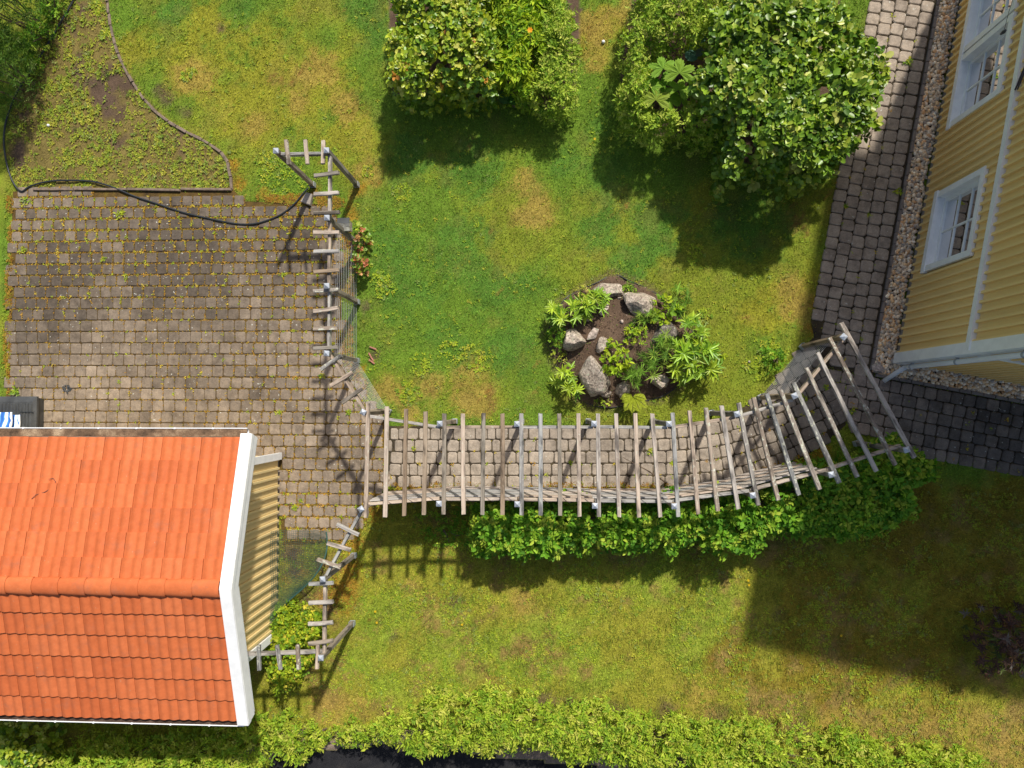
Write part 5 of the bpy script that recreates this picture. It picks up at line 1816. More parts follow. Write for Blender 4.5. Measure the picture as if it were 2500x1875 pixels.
clump('small_leaved_cushion', 'loose small-leaved plant at the lower left of the pale blocky rock', 290, 1020, 75, 0.18, PAL_LOW, 'twig', 0.03, 0.018, 420, m=6, tmpl=T_OVAL, seed=47)
clump('small_leaved_cushion', 'small yellow-green plant in the middle of the soil', 850, 890, 55, 0.15, PAL_BRIGHT, 'twig', 0.04, 0.02, 420, m=6, tmpl=T_OVAL, seed=48)
clump('small_leaved_cushion', 'yellow-green sprawling plant right of the middle soil', 1110, 800, 100, 0.15, PAL_BRIGHT, 'twig', 0.045, 0.022, 300, m=6, tmpl=T_OVAL, seed=49)
clump('small_leaved_cushion', 'low green tuft between the two upper rocks', 1060, 280, 75, 0.15, PAL_HEDGE, 'twig', 0.05, 0.018, 380, m=6, seed=50)
clump('small_leaved_cushion', 'pale yellow flowering plant at the upper left rim of the rockery', 540, 320, 70, 0.12, pal((0.55, 0.50, 0.2, 2), (0.3, 0.33, 0.06, 2)), 'twig', 0.035, 0.022, 220, m=5, tmpl=T_OVAL, seed=51)
clump('trailing_sprig', 'leafy sprig reaching out over the lawn right of the rockery', 2010, 985, 110, 0.35, PAL_BRIGHT, 'twig', 0.07, 0.04, 60, m=4, tmpl=T_OVAL, seed=52, sy=0.6)
clump('low_rim_growth', 'low green growth along the bottom rim of the rockery', 740, 1520, 100, 0.1, PAL_LOW, 'twig', 0.04, 0.02, 260, m=5, tmpl=T_OVAL, seed=53, sy=0.35)
# leaf litter, crumbs and seedlings on the rockery soil
q = rng.uniform(ROCKERY.min(0), ROCKERY.max(0), (2600, 2)); q = q[inpoly(q, ROCKERY)]
zq = np.array([rock_z(*a) for a in q])+0.012
n = len(q)
V, F = leaf_arrays(np.stack([q[:, 0], q[:, 1], zq], 1), np.concatenate([rng.normal(0, 1, (n, 2)), rng.normal(0.1, 0.25, (n, 1))], 1), np.tile([0, 0, 1.0], (n, 1))+rng.normal(0, 0.5, (n, 3)), rng.uniform(0.012, 0.04, n), rng.uniform(0.008, 0.02, n))
cq = pick([((0.16, 0.10, 0.06), 4), ((0.28, 0.19, 0.11), 2), ((0.05, 0.035, 0.025), 4), ((0.15, 0.24, 0.03), 1.6), ((0.42, 0.33, 0.25), 0.5)], n)
leaves_obj('soil_litter', [(V, F, np.repeat(cq, 6, 0))], M_leaf, None, label='brown leaf litter and seedlings on the rockery soil', cat='litter', kind='stuff')
# fern
f0 = RP(1090, 1440, 0.3)
fern = thing('fern', 'yellow-green fern at the bottom of the rockery', 'fern', (f0.x, f0.y, 0.1))
parts = []
for k, a in enumerate((-1.2, -1.65, -2.1, -0.75, -2.6, 3.4, -0.3)):
    L = 0.34 if k < 4 else 0.24
    N = 16
    t = np.linspace(0.08, 1, N)
    dv = np.array([math.cos(a), math.sin(a), 0]); sv = np.array([-math.sin(a), math.cos(a), 0])
    base = np.array([f0.x, f0.y, 0.22])+dv*(t*L)[:, None]+np.array([0, 0, 1])*(0.12*np.sin(t*2.6))[:, None]
    ln = 0.095*np.sin(np.clip(t*1.05, 0, 1)*np.pi*0.92+0.25)*0.9+0.01
    for sg in (1, -1):
        V, F = leaf_arrays(base, np.tile(sv*sg+dv*0.5, (N, 1)), np.tile([0, 0, 1.0], (N, 1))+rng.normal(0, 0.15, (N, 3)), ln, np.full(N, 0.026), T_LANCE)
        parts.append((V, F, np.repeat(np.tile([0.36, 0.42, 0.03], (N, 1))*rng.uniform(0.85, 1.15, (N, 1)), 6, 0)))
leaves_obj('fronds', parts, M_leaf, fern)

# ------------------------------------------------------------------ grass and weeds
PAVE_ONLY = [PATIO, PERG, UPATH, CROSS, GRAVEL]


def free_ground(p, ragged=0.05):
    ok = np.ones(len(p), bool)
    j = (fbm(p[:, 0], p[:, 1], 0.12, 90)-0.42)*2*ragged*2
    for q in PAVE_ONLY:
        ins = inpoly(p, q)
        near = edgedist(p, q)
        ok &= ~(ins & (near > np.clip(j, 0, 0.2)))
    for q in (HOUSEF, GARF): ok &= ~inpoly(p, q)
    ins = inpoly(p, ROCKERY)
    ok &= ~ins
    for q in SHRUB_BEDS: ok &= ~inpoly(p, q)
    ok &= p[:, 1] > road_y(p[:, 0])+0.10+0.25*fbm(p[:, 0], p[:, 1], 0.3, 92)
    return ok


def grass():
    N = 640000
    p = np.stack([rng.uniform(-10.9, 9.6, N), rng.uniform(-7.6, 8.3, N)], 1)
    p = p[free_ground(p)]
    jt = rng.normal(0, 0.09, p.shape)
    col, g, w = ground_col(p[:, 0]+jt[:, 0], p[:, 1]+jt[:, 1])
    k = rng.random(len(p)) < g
    p, col = p[k], col[k]
    n = len(p)
    dz = (fbm(p[:, 0], p[:, 1], 0.5, 31)-0.5)*0.03+(fbm(p[:, 0], p[:, 1], 3, 33)-0.5)*0.03
    a = rng.uniform(0, 6.28, n); el = rng.uniform(0.15, 1.1, n)
    L = rng.uniform(0.028, 0.07, n); W = rng.uniform(0.008, 0.017, n)
    lower = p[:, 1] < -1.6
    L = np.where(lower, L*1.15, L)
    d = np.stack([np.cos(a)*np.cos(el), np.sin(a)*np.cos(el), np.sin(el)], 1)
    s = np.stack([-np.sin(a), np.cos(a), np.zeros(n)], 1)
    o = np.stack([p[:, 0], p[:, 1], dz-0.004], 1)
    V = np.stack([o-s*W[:, None]/2, o+s*W[:, None]/2, o+d*L[:, None]], 1).reshape(-1, 3)
    c = col*1.30*rng.uniform(0.45, 1.6, (n, 1))*(0.72+0.56*fbm(p[:, 0], p[:, 1], 0.10, 17))[:, None]
    yl = rng.random(n) < 0.10
    c[yl] = c[yl]*0.5+np.array([0.36, 0.31, 0.09])*0.5
    # longer tufts and clumps
    T = 60000
    q = np.stack([rng.uniform(-10.9, 9.6, T), rng.uniform(-7.6, 8.3, T)], 1)
    q = q[free_ground(q)]
    tf = sstep(0.48, 0.62, fbm(q[:, 0], q[:, 1], 0.45, 99))
    lowq = q[:, 1] < -1.6
    q = q[rng.random(len(q)) < np.where(lowq, 0.25+0.75*tf, 0.02+0.2*tf)]
    colq, gq, wq = ground_col(q[:, 0], q[:, 1])
    mq = 7
    Q = np.repeat(q, mq, 0)+rng.normal(0, 0.014, (len(q)*mq, 2)); nq = len(Q)
    aq = rng.uniform(0, 6.28, nq); eq = rng.uniform(0.35, 1.2, nq)
    Lq = rng.uniform(0.05, 0.10, nq); Wq = rng.uniform(0.007, 0.013, nq)
    dq = np.stack([np.cos(aq)*np.cos(eq), np.sin(aq)*np.cos(eq), np.sin(eq)], 1); sq = np.stack([-np.sin(aq), np.cos(aq), np.zeros(nq)], 1)
    oq = np.stack([Q[:, 0], Q[:, 1], np.full(nq, -0.002)], 1)
    Vq = np.stack([oq-sq*Wq[:, None]/2, oq+sq*Wq[:, None]/2, oq+dq*Lq[:, None]], 1).reshape(-1, 3)
    cq = np.repeat(colq*0.6+np.array([0.17, 0.25, 0.03])*0.55, mq, 0)*rng.uniform(0.7, 1.45, (nq, 1))
    V = np.concatenate([V, Vq]); c = np.concatenate([c, cq]); n += nq
    F = np.arange(3*n).reshape(-1, 3)
    me = np_mesh('grass', V, [F], np.repeat(c, 3, 0))
    o = mesh_obj('grass', me, M_grass)
    tag(o, 'short green and yellow lawn grass with dry patches', 'grass', kind='stuff')


grass()


def rosettes(p, z, size, cols, mmin=4, mmax=8, wr=0.5, el=(0.05, 0.5), tmpl=T_OVAL):
    n = len(p)
    m = mmax
    cnt = rng.integers(mmin, mmax+1, n)
    a = rng.uniform(0, 6.28, (n, 1))+np.arange(m)[None]*2.399+rng.normal(0, 0.3, (n, m))
    e = rng.uniform(el[0], el[1], (n, m))
    d = np.stack([np.cos(a)*np.cos(e), np.sin(a)*np.cos(e), np.sin(e)], -1)
    nn = np.array([0, 0, 1.0])+rng.normal(0, 0.25, (n, m, 3))
    o = np.stack([p[:, 0], p[:, 1], z], 1)[:, None]+d*(size[:, None, None]*0.15)+rng.normal(0, 1, (n, m, 3))*size[:, None, None]*np.array([0.25, 0.25, 0.03])
    keep = (np.arange(m)[None] < cnt[:, None]).ravel()
    L = (size[:, None]*rng.uniform(0.6, 1.15, (n, m))).ravel()[keep]
    c = (np.repeat(cols, m, 0)*rng.uniform(0.8, 1.25, (n*m, 1)))[keep]
    V, F = leaf_arrays(o.reshape(-1, 3)[keep], d.reshape(-1, 3)[keep], nn.reshape(-1, 3)[keep], L, L*wr, tmpl)
    V[:, 2] = np.maximum(V[:, 2], z.min()-0.0)
    return V, F, np.repeat(c, len(tmpl), 0)


WP = pal((0.27, 0.35, 0.03, 4), (0.20, 0.30, 0.03, 3), (0.34, 0.35, 0.05, 2), (0.13, 0.24, 0.03, 2), (0.20, 0.27, 0.10, 1))


def weeds():
    N = 210000
    p = np.stack([rng.uniform(-10.9, 9.6, N), rng.uniform(-7.6, 8.3, N)], 1)
    p = p[free_ground(p)]
    col, g, w = ground_col(p[:, 0], p[:, 1])
    cl = sstep(0.30, 0.66, fbm(p[:, 0], p[:, 1], 0.30, 95))
    k = rng.random(len(p)) < np.where(w > 0.6, w*(0.12+0.75*cl), w*1.2*cl*cl)+0.004
    p = p[k]; col = col[k]
    n = len(p)
    sz = rng.uniform(0.018, 0.042, n)*np.where(inpoly(p, WEEDBED), rng.choice([0.8, 1.1, 1.5], n), 1.0)
    c = pick(WP, n)*0.75+col*0.35
    leaves_obj('weeds', [rosettes(p, np.full(n, 0.012), sz, c)], M_leaf, None, label='scattered broad-leaved weeds growing in the lawn and the neglected bed', cat='weeds', kind='stuff')
    # extra patches of clover and plantain seen in the lawn
    q = []
    for (u, v, r, cnt) in ((690, 430, 60, 120), (650, 400, 30, 50), (455, 185, 14, 20), (470, 175, 12, 16), (700, 140, 8, 12), (1160, 870, 40, 60), (1000, 960, 30, 50), (1100, 860, 30, 40), (940, 700, 30, 50), (930, 680, 20, 30), (985, 470, 25, 40), (900, 420, 15, 20), (1720, 770, 20, 20), (240, 20, 16, 30), (260, 90, 14, 20), (1030, 890, 30, 40), (880, 985, 25, 50), (2040, 940, 25, 20), (1320, 60, 10, 5), (1950, 290, 30, 30), (1900, 210, 20, 15), (1880, 870, 40, 60), (1840, 900, 30, 40), (1700, 620, 25, 25), (1930, 20, 25, 40), (1990, 80, 25, 30)):
        for _ in range(cnt):
            a = random.uniform(0, 6.28); rr = r*math.sqrt(random.random())
            t = P(u+rr*math.cos(a), v+rr*math.sin(a)); q.append((t.x, t.y))
    q = np.array(q); n = len(q)
    leaves_obj('clover', [rosettes(q, np.full(n, 0.016), rng.uniform(0.028, 0.05, n), pick(WP, n))], M_leaf, None, label='pale clover and plantain patches standing out in the lawn', cat='clover', kind='stuff')


weeds()


def joint_weeds():
    J = [(x, y, k) for (x, y, k) in JOINTS]
    x = np.array([j[0] for j in J]); y = np.array([j[1] for j in J]); kd = np.array([j[2] for j in J])
    f = fbm(x, y, 0.8, 97)
    ytop = P(400, 470).y; ybot = P(400, 800).y
    tp = np.clip((y-ybot)/(ytop-ybot), 0, 1)
    prob = np.where(kd == 'p', 0.08+1.0*tp*sstep(0.36, 0.56, f), np.where(kd == 'q', 0.06+0.35*tp, np.where(kd == 'g', 0.16, 0.10)))
    low = (kd == 'p') & (y < P(700, 1200).y) & (x > P(680, 1200).x)
    prob = np.where(low, 0.75, prob)
    rightp = (kd == 'p') & (x > P(690, 600).x) & (y > P(690, 960).y)
    prob = np.where(rightp, prob+0.3, prob)
    rep = 3
    X = np.repeat(x, rep)+rng.normal(0, 0.06, len(x)*rep)*np.repeat(kd == 'p', rep)+rng.normal(0, 0.012, len(x)*rep)
    Y = np.repeat(y, rep)+rng.normal(0, 0.012, len(x)*rep)+rng.normal(0, 0.05, len(x)*rep)*np.repeat(kd == 'q', rep)
    k = rng.random(len(X)) < np.repeat(prob, rep)
    p = np.stack([X[k], Y[k]], 1); n = len(p)
    c = pick(pal((0.30, 0.34, 0.03, 4), (0.22, 0.30, 0.03, 3), (0.40, 0.33, 0.06, 3), (0.36, 0.22, 0.05, 2.0)), n)
    leaves_obj('joint_weeds', [rosettes(p, np.full(n, 0.034), rng.uniform(0.02, 0.042, n), c, 3, 7)], M_leaf, None, label='tiny yellow-green weeds rooted in the paving joints', cat='weeds', kind='stuff')
    # moss cushions in the joints of the patio
    sel = np.isin(kd, ['p', 'q'])
    rep = 16
    xx, yy, kk = x[sel], y[sel], kd[sel]
    t2 = np.repeat(np.clip(tp[sel]*0.8+0.25+1.2*(f[sel]-0.5)+0.5*low[sel]+0.4*rightp[sel], 0, 1), rep)
    isp = np.repeat(kk == 'p', rep)
    X = np.repeat(xx, rep)+np.where(isp, rng.uniform(-0.11, 0.11, len(xx)*rep), rng.normal(0, 0.010, len(xx)*rep))
    Y = np.repeat(yy, rep)+np.where(isp, rng.normal(0, 0.010, len(xx)*rep), rng.uniform(-0.1, 0.1, len(xx)*rep))
    k = rng.random(len(X)) < t2
    p = np.stack([X[k], Y[k]], 1); n = len(p)
    c = pick(pal((0.30, 0.17, 0.03, 4), (0.36, 0.24, 0.05, 3), (0.20, 0.17, 0.03, 3), (0.14, 0.09, 0.04, 2)), n)
    leaves_obj('joint_moss', [rosettes(p, np.full(n, 0.028), rng.uniform(0.010, 0.020, n), c, 3, 4, 0.8)], M_grass, None, label='orange-brown moss filling the joints of the patio', cat='moss', kind='stuff')


joint_weeds()


def fringe(name, label, lines, n, pal_, smin, smax):
    P_ = []
    for (pts, off0, off1, wgt) in lines:
        q = smooth_poly(PP(pts), 6, False)
        ac = np.concatenate([[0], np.cumsum(np.hypot(*np.diff(q, axis=0).T))])
        k = int(n*wgt)
        t = rng.uniform(0, ac[-1], k)
        x = np.interp(t, ac, q[:, 0]); y = np.interp(t, ac, q[:, 1])
        x2 = np.interp(t+0.05, ac, q[:, 0]); y2 = np.interp(t+0.05, ac, q[:, 1]); x1 = np.interp(t-0.05, ac, q[:, 0]); y1 = np.interp(t-0.05, ac, q[:, 1])
        d = np.stack([x2-x1, y2-y1], 1); d /= np.linalg.norm(d, axis=1, keepdims=True)
        o = rng.uniform(off0, off1, k)[:, None]
        p = np.stack([x, y], 1)+np.stack([-d[:, 1], d[:, 0]], 1)*o
        keep = fbm(p[:, 0], p[:, 1], 0.3, 111) > 0.42
        P_.append(p[keep])
    p = np.concatenate(P_); m = len(p)
    leaves_obj(name, [rosettes(p, np.full(m, 0.026), rng.uniform(smin, smax, m), pick(pal_, m), 4, 7)], M_leaf, None, label=label, cat='moss', kind='stuff')


fringe('mossy_fringe', 'orange-brown moss and weeds along the screen and the trellis feet',
       [([(950, 1196), (1200, 1194), (1450, 1195), (1650, 1195), (1770, 1183), (1890, 1152), (2000, 1108)], -0.06, 0.14, 0.30),
        ([(700, 488), (830, 500), (850, 600), (850, 750), (850, 870), (890, 950)], -0.12, 0.12, 0.28),
        ([(590, 478), (660, 486), (760, 492), (830, 490)], -0.06, 0.08, 0.14),
        ([(900, 1236), (862, 1310), (820, 1390), (830, 1470)], -0.15, 0.1, 0.14),
        ([(28, 480), (25, 700), (18, 960)], -0.08, 0.06, 0.14)],
       7000, pal((0.26, 0.145, 0.025, 5), (0.30, 0.21, 0.04, 3), (0.22, 0.26, 0.03, 2.5), (0.12, 0.075, 0.03, 2)), 0.014, 0.036)
# larger single weeds standing in the paving
WEEDS = [('green rosette weed beside the garage wall on the paving', 719, 1240, 0.07, 9), ('small green tuft at the gable end, above the rosette weed', 735, 1222, 0.05, 7), ('green weed growing in the path near the pebbles', 2192, 470, 0.08, 9), ('weed in the path joint below the overhanging shrub', 2065, 505, 0.06, 10), ('weed pair in the middle of the house path', 2122, 525, 0.05, 9), ('spreading rosette weed on the sunny top of the path', 2220, 150, 0.09, 5),
         ('rosette weed by the lower edge of the curved path', 1586, 1101, 0.06, 9), ('rosette weed in the straight part under the rafters', 1392, 1129, 0.055, 9), ('bright weed near the first post of the patio side', 850, 1003, 0.07, 10), ('weed between the rafters at the bend', 1964, 970, 0.065, 9), ('weed beside the widest gap in the bend', 2018, 945, 0.055, 9), ('green weed near the last rafters', 2082, 1005, 0.07, 9), ('yellow-green weed on the patio near the garage roof', 682, 1005, 0.06, 9), ('weed between straight rafters near the screen', 1641, 1130, 0.055, 8),
         ('small weed at the left end of the straight path', 1010, 1094, 0.05, 8), ('leafy weed on the upper left patio', 57, 610, 0.08, 10), ('leafy weed at the upper left corner of the patio', 60, 490, 0.09, 10), ('round weed by the hose on the patio', 296, 522, 0.09, 10), ('tall weed beside the black bin', 38, 955, 0.11, 10), ('pale weed in the middle of the patio', 252, 632, 0.06, 7), ('weed on the lower patio near the arm', 785, 918, 0.07, 9)]
for (lab, u, v, s, c) in WEEDS:
    p = P(u, v, 0.04)
    n = 5
    q = np.array([[p.x, p.y]])+rng.normal(0, s*0.3, (n, 2))
    leaves_obj('weed', [rosettes(q, np.full(n, 0.035), np.full(n, s*0.75), pick(WP, n), 4, 7, 0.38, (0.1, 0.7))], M_leaf, None, label=lab, cat='weed', group='weeds standing in the paving')
# yellow flowers in the lower lawn
for k, (lab, u, v) in enumerate((('yellow flower in the lower lawn left of the house shadow, upper one', 1827, 1417), ('yellow flower in the lower lawn left of the house shadow, lower one', 1829, 1428), ('yellow flower on the lower lawn near its brown patch', 1128, 1525), ('yellow flower at the lower lawn beside the angled trellis', 920, 1520), ('yellow flower by the foot of the leaning post', 916, 1493), ('yellow flower inside the house shadow', 2054, 1552), ('yellow flower on the upper lawn below the shrub gap', 1452, 339))):
    p = P(u, v, 0.06)
    m = MB()
    for j in range(8):
        a = j*0.785; m.add([p, p+Vector((math.cos(a-0.3), math.sin(a-0.3), 0.2))*0.018, p+Vector((math.cos(a), math.sin(a), 0.15))*0.026, p+Vector((math.cos(a+0.3), math.sin(a+0.3), 0.2))*0.018], [(0, 1, 2, 3)], (0.85, 0.55, 0.02))
    m.tube([p-Vector((0, 0, 0.07)), p-Vector((0, 0, 0.004))], 0.003, 4, col=(0.12, 0.2, 0.03))
    tag(m.obj('dandelion', M_leaf), lab, 'flower', 'yellow flowers in the grass')

# ------------------------------------------------------------------ garden edging of the neglected bed
ge = thing('bed_border', 'curved row of short weathered timbers edging the weedy bed', 'edging', P(320, 200))
bp = smooth_poly(PP([(x*K9, y*K9) for x, y in ((640, -120), (645, 0), (658, 110), (672, 190), (690, 260), (720, 350), (760, 430), (805, 510), (860, 590), (930, 665), (1010, 730), (1120, 795), (1230, 850), (1320, 910), (1360, 960), (1383, 1040), (1392, 1140))]), 10, False)
acc = np.concatenate([[0], np.cumsum(np.hypot(*np.diff(bp, axis=0).T))])
s = 0.0
while s < acc[-1]-0.1:
    ln = random.choice((0.16, 0.2, 0.24, 0.3))
    e_ = min(s+ln, acc[-1])
    a = Vector((np.interp(s+0.006, acc, bp[:, 0]), np.interp(s+0.006, acc, bp[:, 1]), random.uniform(0.02, 0.05))); b = Vector((np.interp(e_-0.006, acc, bp[:, 0]), np.interp(e_-0.006, acc, bp[:, 1]), random.uniform(0.02, 0.05)))
    if (b-a).length > 0.05 and random.random() > 0.02: bar('edging_timber', a, b, random.uniform(0.042, 0.062), 0.1, M_edging, ge, nseg=2, warp=0.004, ch=0.008)
    s = e_
be = thing('straight_border', 'straight timber edging between the weedy bed and the patio', 'edging', P(320, 462))
xs_ = [80, 180, 310, 440, 566]
for a, b in zip(xs_[:-1], xs_[1:]):
    bar('edging_timber', P(a, 461, 0.07), P(b-2, 461+random.uniform(-1, 2), 0.065), 0.045, 0.1, M_edging, be, nseg=3, warp=0.006)

# ------------------------------------------------------------------ hose, block, nesting box, ball
hp_ = smooth_poly(np.array([[*P(x*K9, y*K9, 0.05)] for x, y in ((470, -90), (440, 0), (390, 90), (300, 240), (190, 420), (110, 540), (65, 640), (30, 760), (25, 880), (50, 1020), (88, 1110), (130, 1148), (180, 1118), (280, 1090), (400, 1082), (560, 1090), (680, 1125), (800, 1175), (950, 1225), (1100, 1275), (1250, 1310), (1400, 1340), (1500, 1345), (1580, 1330), (1680, 1290), (1760, 1230), (1820, 1160), (1850, 1128))]), 6, False)
m = MB(); m.tube([Vector(p) for p in hp_], 0.017, 8)
tag(m.obj('garden_hose', M_rubber, smooth=True), 'black hose looping from the conifers across the weedy patio', 'hose')
c = P(640+740*320/2212, 320+1140*320/2212, 0.06)
m = MB(); q = np.array([P(640+a*320/2212, 320+b*320/2212, 0.11)[:2] for a, b in ((740, 1030), (845, 1060), (805, 1250), (640, 1185))])
prism(ccw(q), 0.11, -0.02, 0.012, m)
tag(m.obj('concrete_block', M_concrete), 'brown concrete block at the foot of the trellis post by the hose end', 'block')
# nesting box on the trellis post
b0 = P(838, 546, 1.1)
nb = thing('nesting_box', 'weathered nesting box with lichen-spotted roof on the trellis post', 'nesting box', b0)
m = MB(); m.box(-0.085, 0.085, -0.085, 0.08, -0.28, -0.01); m.obj('box', M_woodl, nb, Matrix.Translation(b0))
m = MB(); m.add([(-0.11, -0.12, -0.03), (0.11, -0.12, -0.03), (0.11, 0.0, 0.035), (-0.11, 0.0, 0.035), (-0.11, -0.12, -0.045), (0.11, -0.12, -0.045), (0.11, 0.0, 0.02), (-0.11, 0.0, 0.02)], [(0, 1, 2, 3), (4, 7, 6, 5), (0, 4, 5, 1), (1, 5, 6, 2), (0, 3, 7, 4)])
m.obj('roof', mat_wood('lichen_roof', 1.9, ((0.2, 0.2, 0.19), (0.36, 0.36, 0.33), (0.5, 0.5, 0.45))), nb, Matrix.Translation(b0))
m = MB(); m.add([(-0.11, 0.0, 0.036), (0.11, 0.0, 0.036), (0.11, 0.11, -0.02), (-0.11, 0.11, -0.02), (-0.11, 0.0, 0.02), (0.11, 0.0, 0.02), (0.11, 0.11, -0.036), (-0.11, 0.11, -0.036)], [(0, 1, 2, 3), (4, 7, 6, 5), (0, 4, 5, 1), (1, 5, 6, 2), (2, 6, 7, 3), (0, 3, 7, 4)])
m.obj('roof_felt', M_plastic, nb, Matrix.Translation(b0))
m = MB(); cpost = Vector((CA[2].x, CA[2].y, 0.95)); m.tube([cpost, b0-Vector((0, 0, 0.15))], 0.018, 6); m.obj('bracket', M_woodg, nb)
def ball(name, label, cat, u, v, r, mat):
    import bmesh
    b = bmesh.new(); bmesh.ops.create_uvsphere(b, u_segments=18, v_segments=12, radius=r)
    for vt in b.verts:
        c = vt.co; c *= 1+0.02*math.sin(14*c.x/r)*math.sin(14*c.y/r)
    me = bpy.data.meshes.new(name); b.to_mesh(me); b.free()
    p = P(u, v, r)
    return tag(mesh_obj(name, me, mat, None, Matrix.Translation((p.x, p.y, r)), True), label, cat)
ball('ball', 'small white ball on the grass between the two shrub beds', 'ball', 1473, 102, 0.034, M_whitew)
ball('white_pebble', 'small white stone in the weedy bed', 'stone', 118, 306, 0.028, M_whitew)
ball('pale_ball', 'small pale ball on the lawn right of the rockery', 'ball', 1829, 883, 0.022, M_rock3)

# compost bin and sacks beside the garage
zb = 0.36
def BP(u, v, z): return P(u*400/2212, 900+v*400/2212, z)
c00 = BP(640, 470, zb); c01 = BP(640, 810, zb); yb1 = BP(300, 375, zb).y
x1 = BP(640, 600, 0).x; x0 = x1-1.15; y1 = yb1; y0 = y1-0.72
bn = thing('storage_bin', 'ribbed black plastic bin beside the garage eaves', 'bin', ((x0+x1)/2, (y0+y1)/2, 0))
m = MB(); t = 0.05
m.add([(x0+t, y0+t, 0.02), (x1-t, y0+t, 0.02), (x1-t, y1-t, 0.02), (x0+t, y1-t, 0.02), (x0+0.02, y0+0.02, zb-0.10), (x1-0.02, y0+0.02, zb-0.10), (x1-0.02, y1-0.02, zb-0.10), (x0+0.02, y1-0.02, zb-0.10)], [(3, 2, 1, 0), (0, 1, 5, 4), (1, 2, 6, 5), (2, 3, 7, 6), (3, 0, 4, 7), (4, 5, 6, 7)])
m.obj('body', M_plastic, bn)
m = MB(); hi = zb; lo_ = zb-0.115
m.add([(x0, y0, lo_), (x1, y0, lo_), (x1, y1, lo_), (x0, y1, lo_), (x0, y0, lo_+0.05), (x1, y0, lo_+0.05), (x1, y1, lo_+0.05), (x0, y1, lo_+0.05), (x0+0.07, y0+0.06, hi-0.02), (x1-0.04, y0+0.06, hi-0.02), (x1-0.05, y1-0.10, hi-0.02), (x0+0.07, y1-0.10, hi-0.02)],
      [(3, 2, 1, 0), (0, 1, 5, 4), (1, 2, 6, 5), (2, 3, 7, 6), (3, 0, 4, 7), (4, 5, 9, 8), (5, 6, 10, 9), (6, 7, 11, 10), (7, 4, 8, 11), (8, 9, 10, 11)])
lid = m.obj('lid', M_plastic, bn)
for k in range(14):
    x = x1-0.07-k*0.066
    m = MB(); w_ = 0.018
    m.add([(x-w_, y0+0.08, hi-0.021), (x+w_, y0+0.08, hi-0.021), (x+w_, y1-0.13, hi-0.021), (x-w_, y1-0.13, hi-0.021), (x-w_*0.5, y0+0.09, hi-0.004), (x+w_*0.5, y0+0.09, hi-0.004), (x+w_*0.5, y1-0.14, hi-0.004), (x-w_*0.5, y1-0.14, hi-0.004)], [(0, 1, 5, 4), (1, 2, 6, 5), (2, 3, 7, 6), (3, 0, 4, 7), (4, 5, 6, 7)])
    m.obj('rib', M_plastic, lid)
m = MB(); m.box(x1-0.29, x1-0.02, y1-0.31, y1-0.295, hi-0.006, hi+0.002); m.box(x1-0.285, x1-0.268, y1-0.58, y1-0.56, hi-0.01, hi+0.006); m.obj('latch', M_rubber, lid)
def sack(label, u0, v0, u1, v1, z, mat_edge=M_whitew):
    a, b = BP(u0, v0, z), BP(u1, v1, z)
    X0, X1 = min(a.x, b.x), max(a.x, b.x); Y0, Y1 = min(a.y, b.y), max(a.y, b.y)
    t = thing('sack', label, 'sack', ((X0+X1)/2, (Y0+Y1)/2, z-0.1), 'printed plastic sacks on the bin')
    nx, ny = 10, 12
    vs = []
    for j in range(ny+1):
        for i_ in range(nx+1):
            s_, r_ = i_/nx, j/ny
            hh = 0.09*(math.sin(math.pi*s_)**0.5)*(math.sin(math.pi*r_)**0.5)+0.012*math.sin(9*s_+5*r_)+0.01*math.sin(13*r_)
            vs.append((X0+(X1-X0)*s_, Y0+(Y1-Y0)*r_, z-0.1+hh))
    n0 = len(vs)
    fs = [(j*(nx+1)+i_, j*(nx+1)+i_+1, (j+1)*(nx+1)+i_+1, (j+1)*(nx+1)+i_) for j in range(ny) for i_ in range(nx)]
    m = MB(); m.add(vs, fs); m.add([(X0, Y0, z-0.115), (X1, Y0, z-0.115), (X1, Y1, z-0.115), (X0, Y1, z-0.115)], [(3, 2, 1, 0)])
    m.obj('body', M_bag, t, smooth=True)
    m = MB(); pts = [(X1+0.012*math.sin(k*1.7), Y0+(Y1-Y0)*k/10, z-0.085+0.012*math.sin(k*2.3)) for k in range(11)]
    m.tube(pts, [0.02+0.006*math.sin(k*2.9) for k in range(11)], 6); m.obj('folded_edge', mat_edge, t, smooth=True)
sack('blue and white printed sack on the bin, uppermost', -500, 590, 95, 1150, zb+0.20)
sack('blue sack sticking out from under the other one on the bin', -450, 625, 205, 1180, zb+0.10)
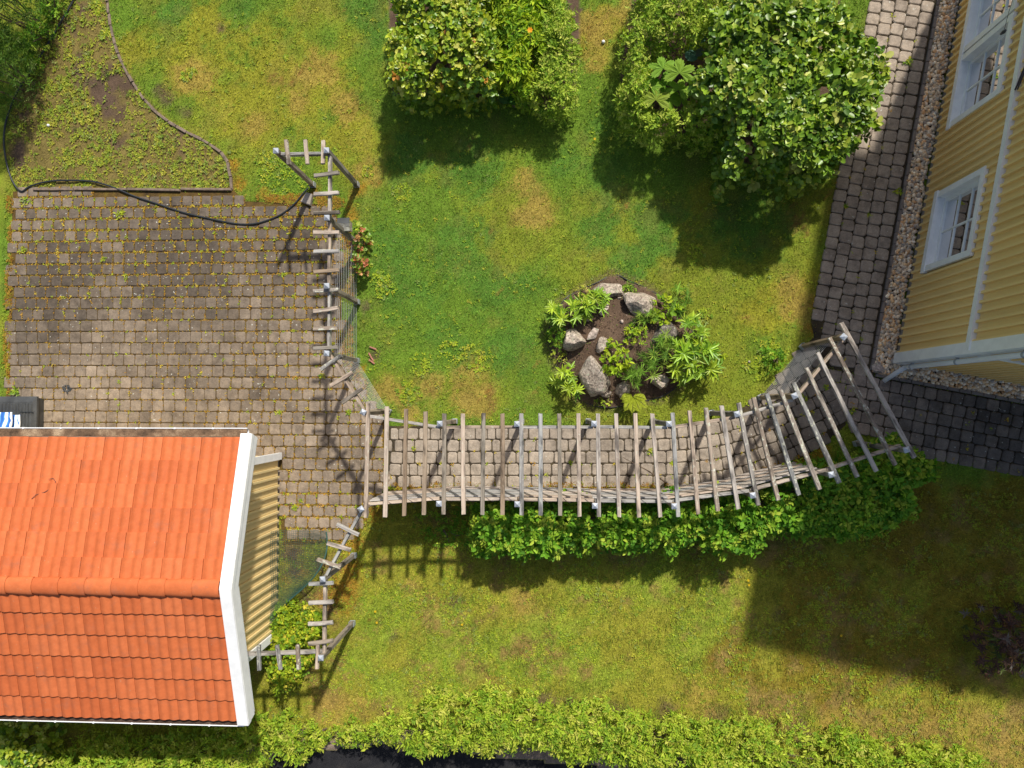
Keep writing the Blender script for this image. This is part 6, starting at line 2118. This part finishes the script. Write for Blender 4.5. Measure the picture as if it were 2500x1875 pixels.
# dark stones heaped on the patio
p0 = P(166, 952)
m = MB()
for k in range(26):
    a = random.uniform(0, 6.28); r = 0.10*math.sqrt(random.random()); q = Vector((p0.x+r*math.cos(a), p0.y+r*math.sin(a), 0.04))
    m.box(-0.018, 0.018, -0.011, 0.011, -0.006, 0.008, Matrix.Translation(q) @ Matrix.Rotation(random.uniform(0, 3), 4, 'Z') @ Matrix.Rotation(random.uniform(-0.5, 0.5), 4, 'X'))
tag(m.obj('slate_chips', M_plastic), 'small heap of dark slate chips on the patio', 'chips', kind='stuff')
# bark pieces at the lawn edge
p0 = P(905, 868)
for k, lab in enumerate(('long reddish bark piece on the bare patch by the wires', 'short reddish bark piece below the long one by the wires', 'pale bark sliver above the other bark pieces')):
    a = -1.0+0.35*k
    q = p0+Vector((0.02*k, [0.0, -0.12, 0.14][k], 0.035))
    bar('bark_piece', q-Vector((math.cos(a), math.sin(a), 0))*0.06, q+Vector((math.cos(a), math.sin(a), 0))*[0.12, 0.07, 0.08][k], 0.03, 0.012, mat_simple('bark_red', (0.36, 0.16, 0.11), 0.8, 0, 0.4, 30), None, nseg=2)
    tag(bpy.context.scene.collection.objects[-1], lab, 'bark', 'bark pieces by the wires')

# drooping green net beside the garage wall
nt_ = thing('garden_net', 'dark green garden net hanging between the garage wall and the trellis', 'net', P(760, 1380))
corners = {}
def net_pt(s, t):
    # s: from the wall outwards, t: along the wall
    a0 = Vector((GX+0.06, P(690, 1285).y, 0.55)); a1 = Vector((GX+0.06, P(690, 1500).y, 0.55))
    b0_ = P(795, 1300, 0.25); b1_ = P(700, 1470, 0.35)
    m0 = a0.lerp(a1, t); m1 = b0_.lerp(b1_, t)+Vector((0.28*math.sin(math.pi*t), 0, 0))
    p = m0.lerp(m1, s)
    p.z = max(p.z-0.28*math.sin(math.pi*s)+0.05*math.sin(7*t+4*s), 0.06)
    return p
for k in range(34):
    m = MB(); m.tube([net_pt(k/33, j/16) for j in range(17)], 0.0026, 4, False); m.obj('strand', M_net, nt_)
for k in range(46):
    m = MB(); m.tube([net_pt(j/12, k/45) for j in range(13)], 0.0026, 4, False); m.obj('strand', M_net, nt_)
m = MB(); m.tube([net_pt(1, j/16) for j in range(17)], 0.014, 6); m.obj('gathered_edge', M_net, nt_)
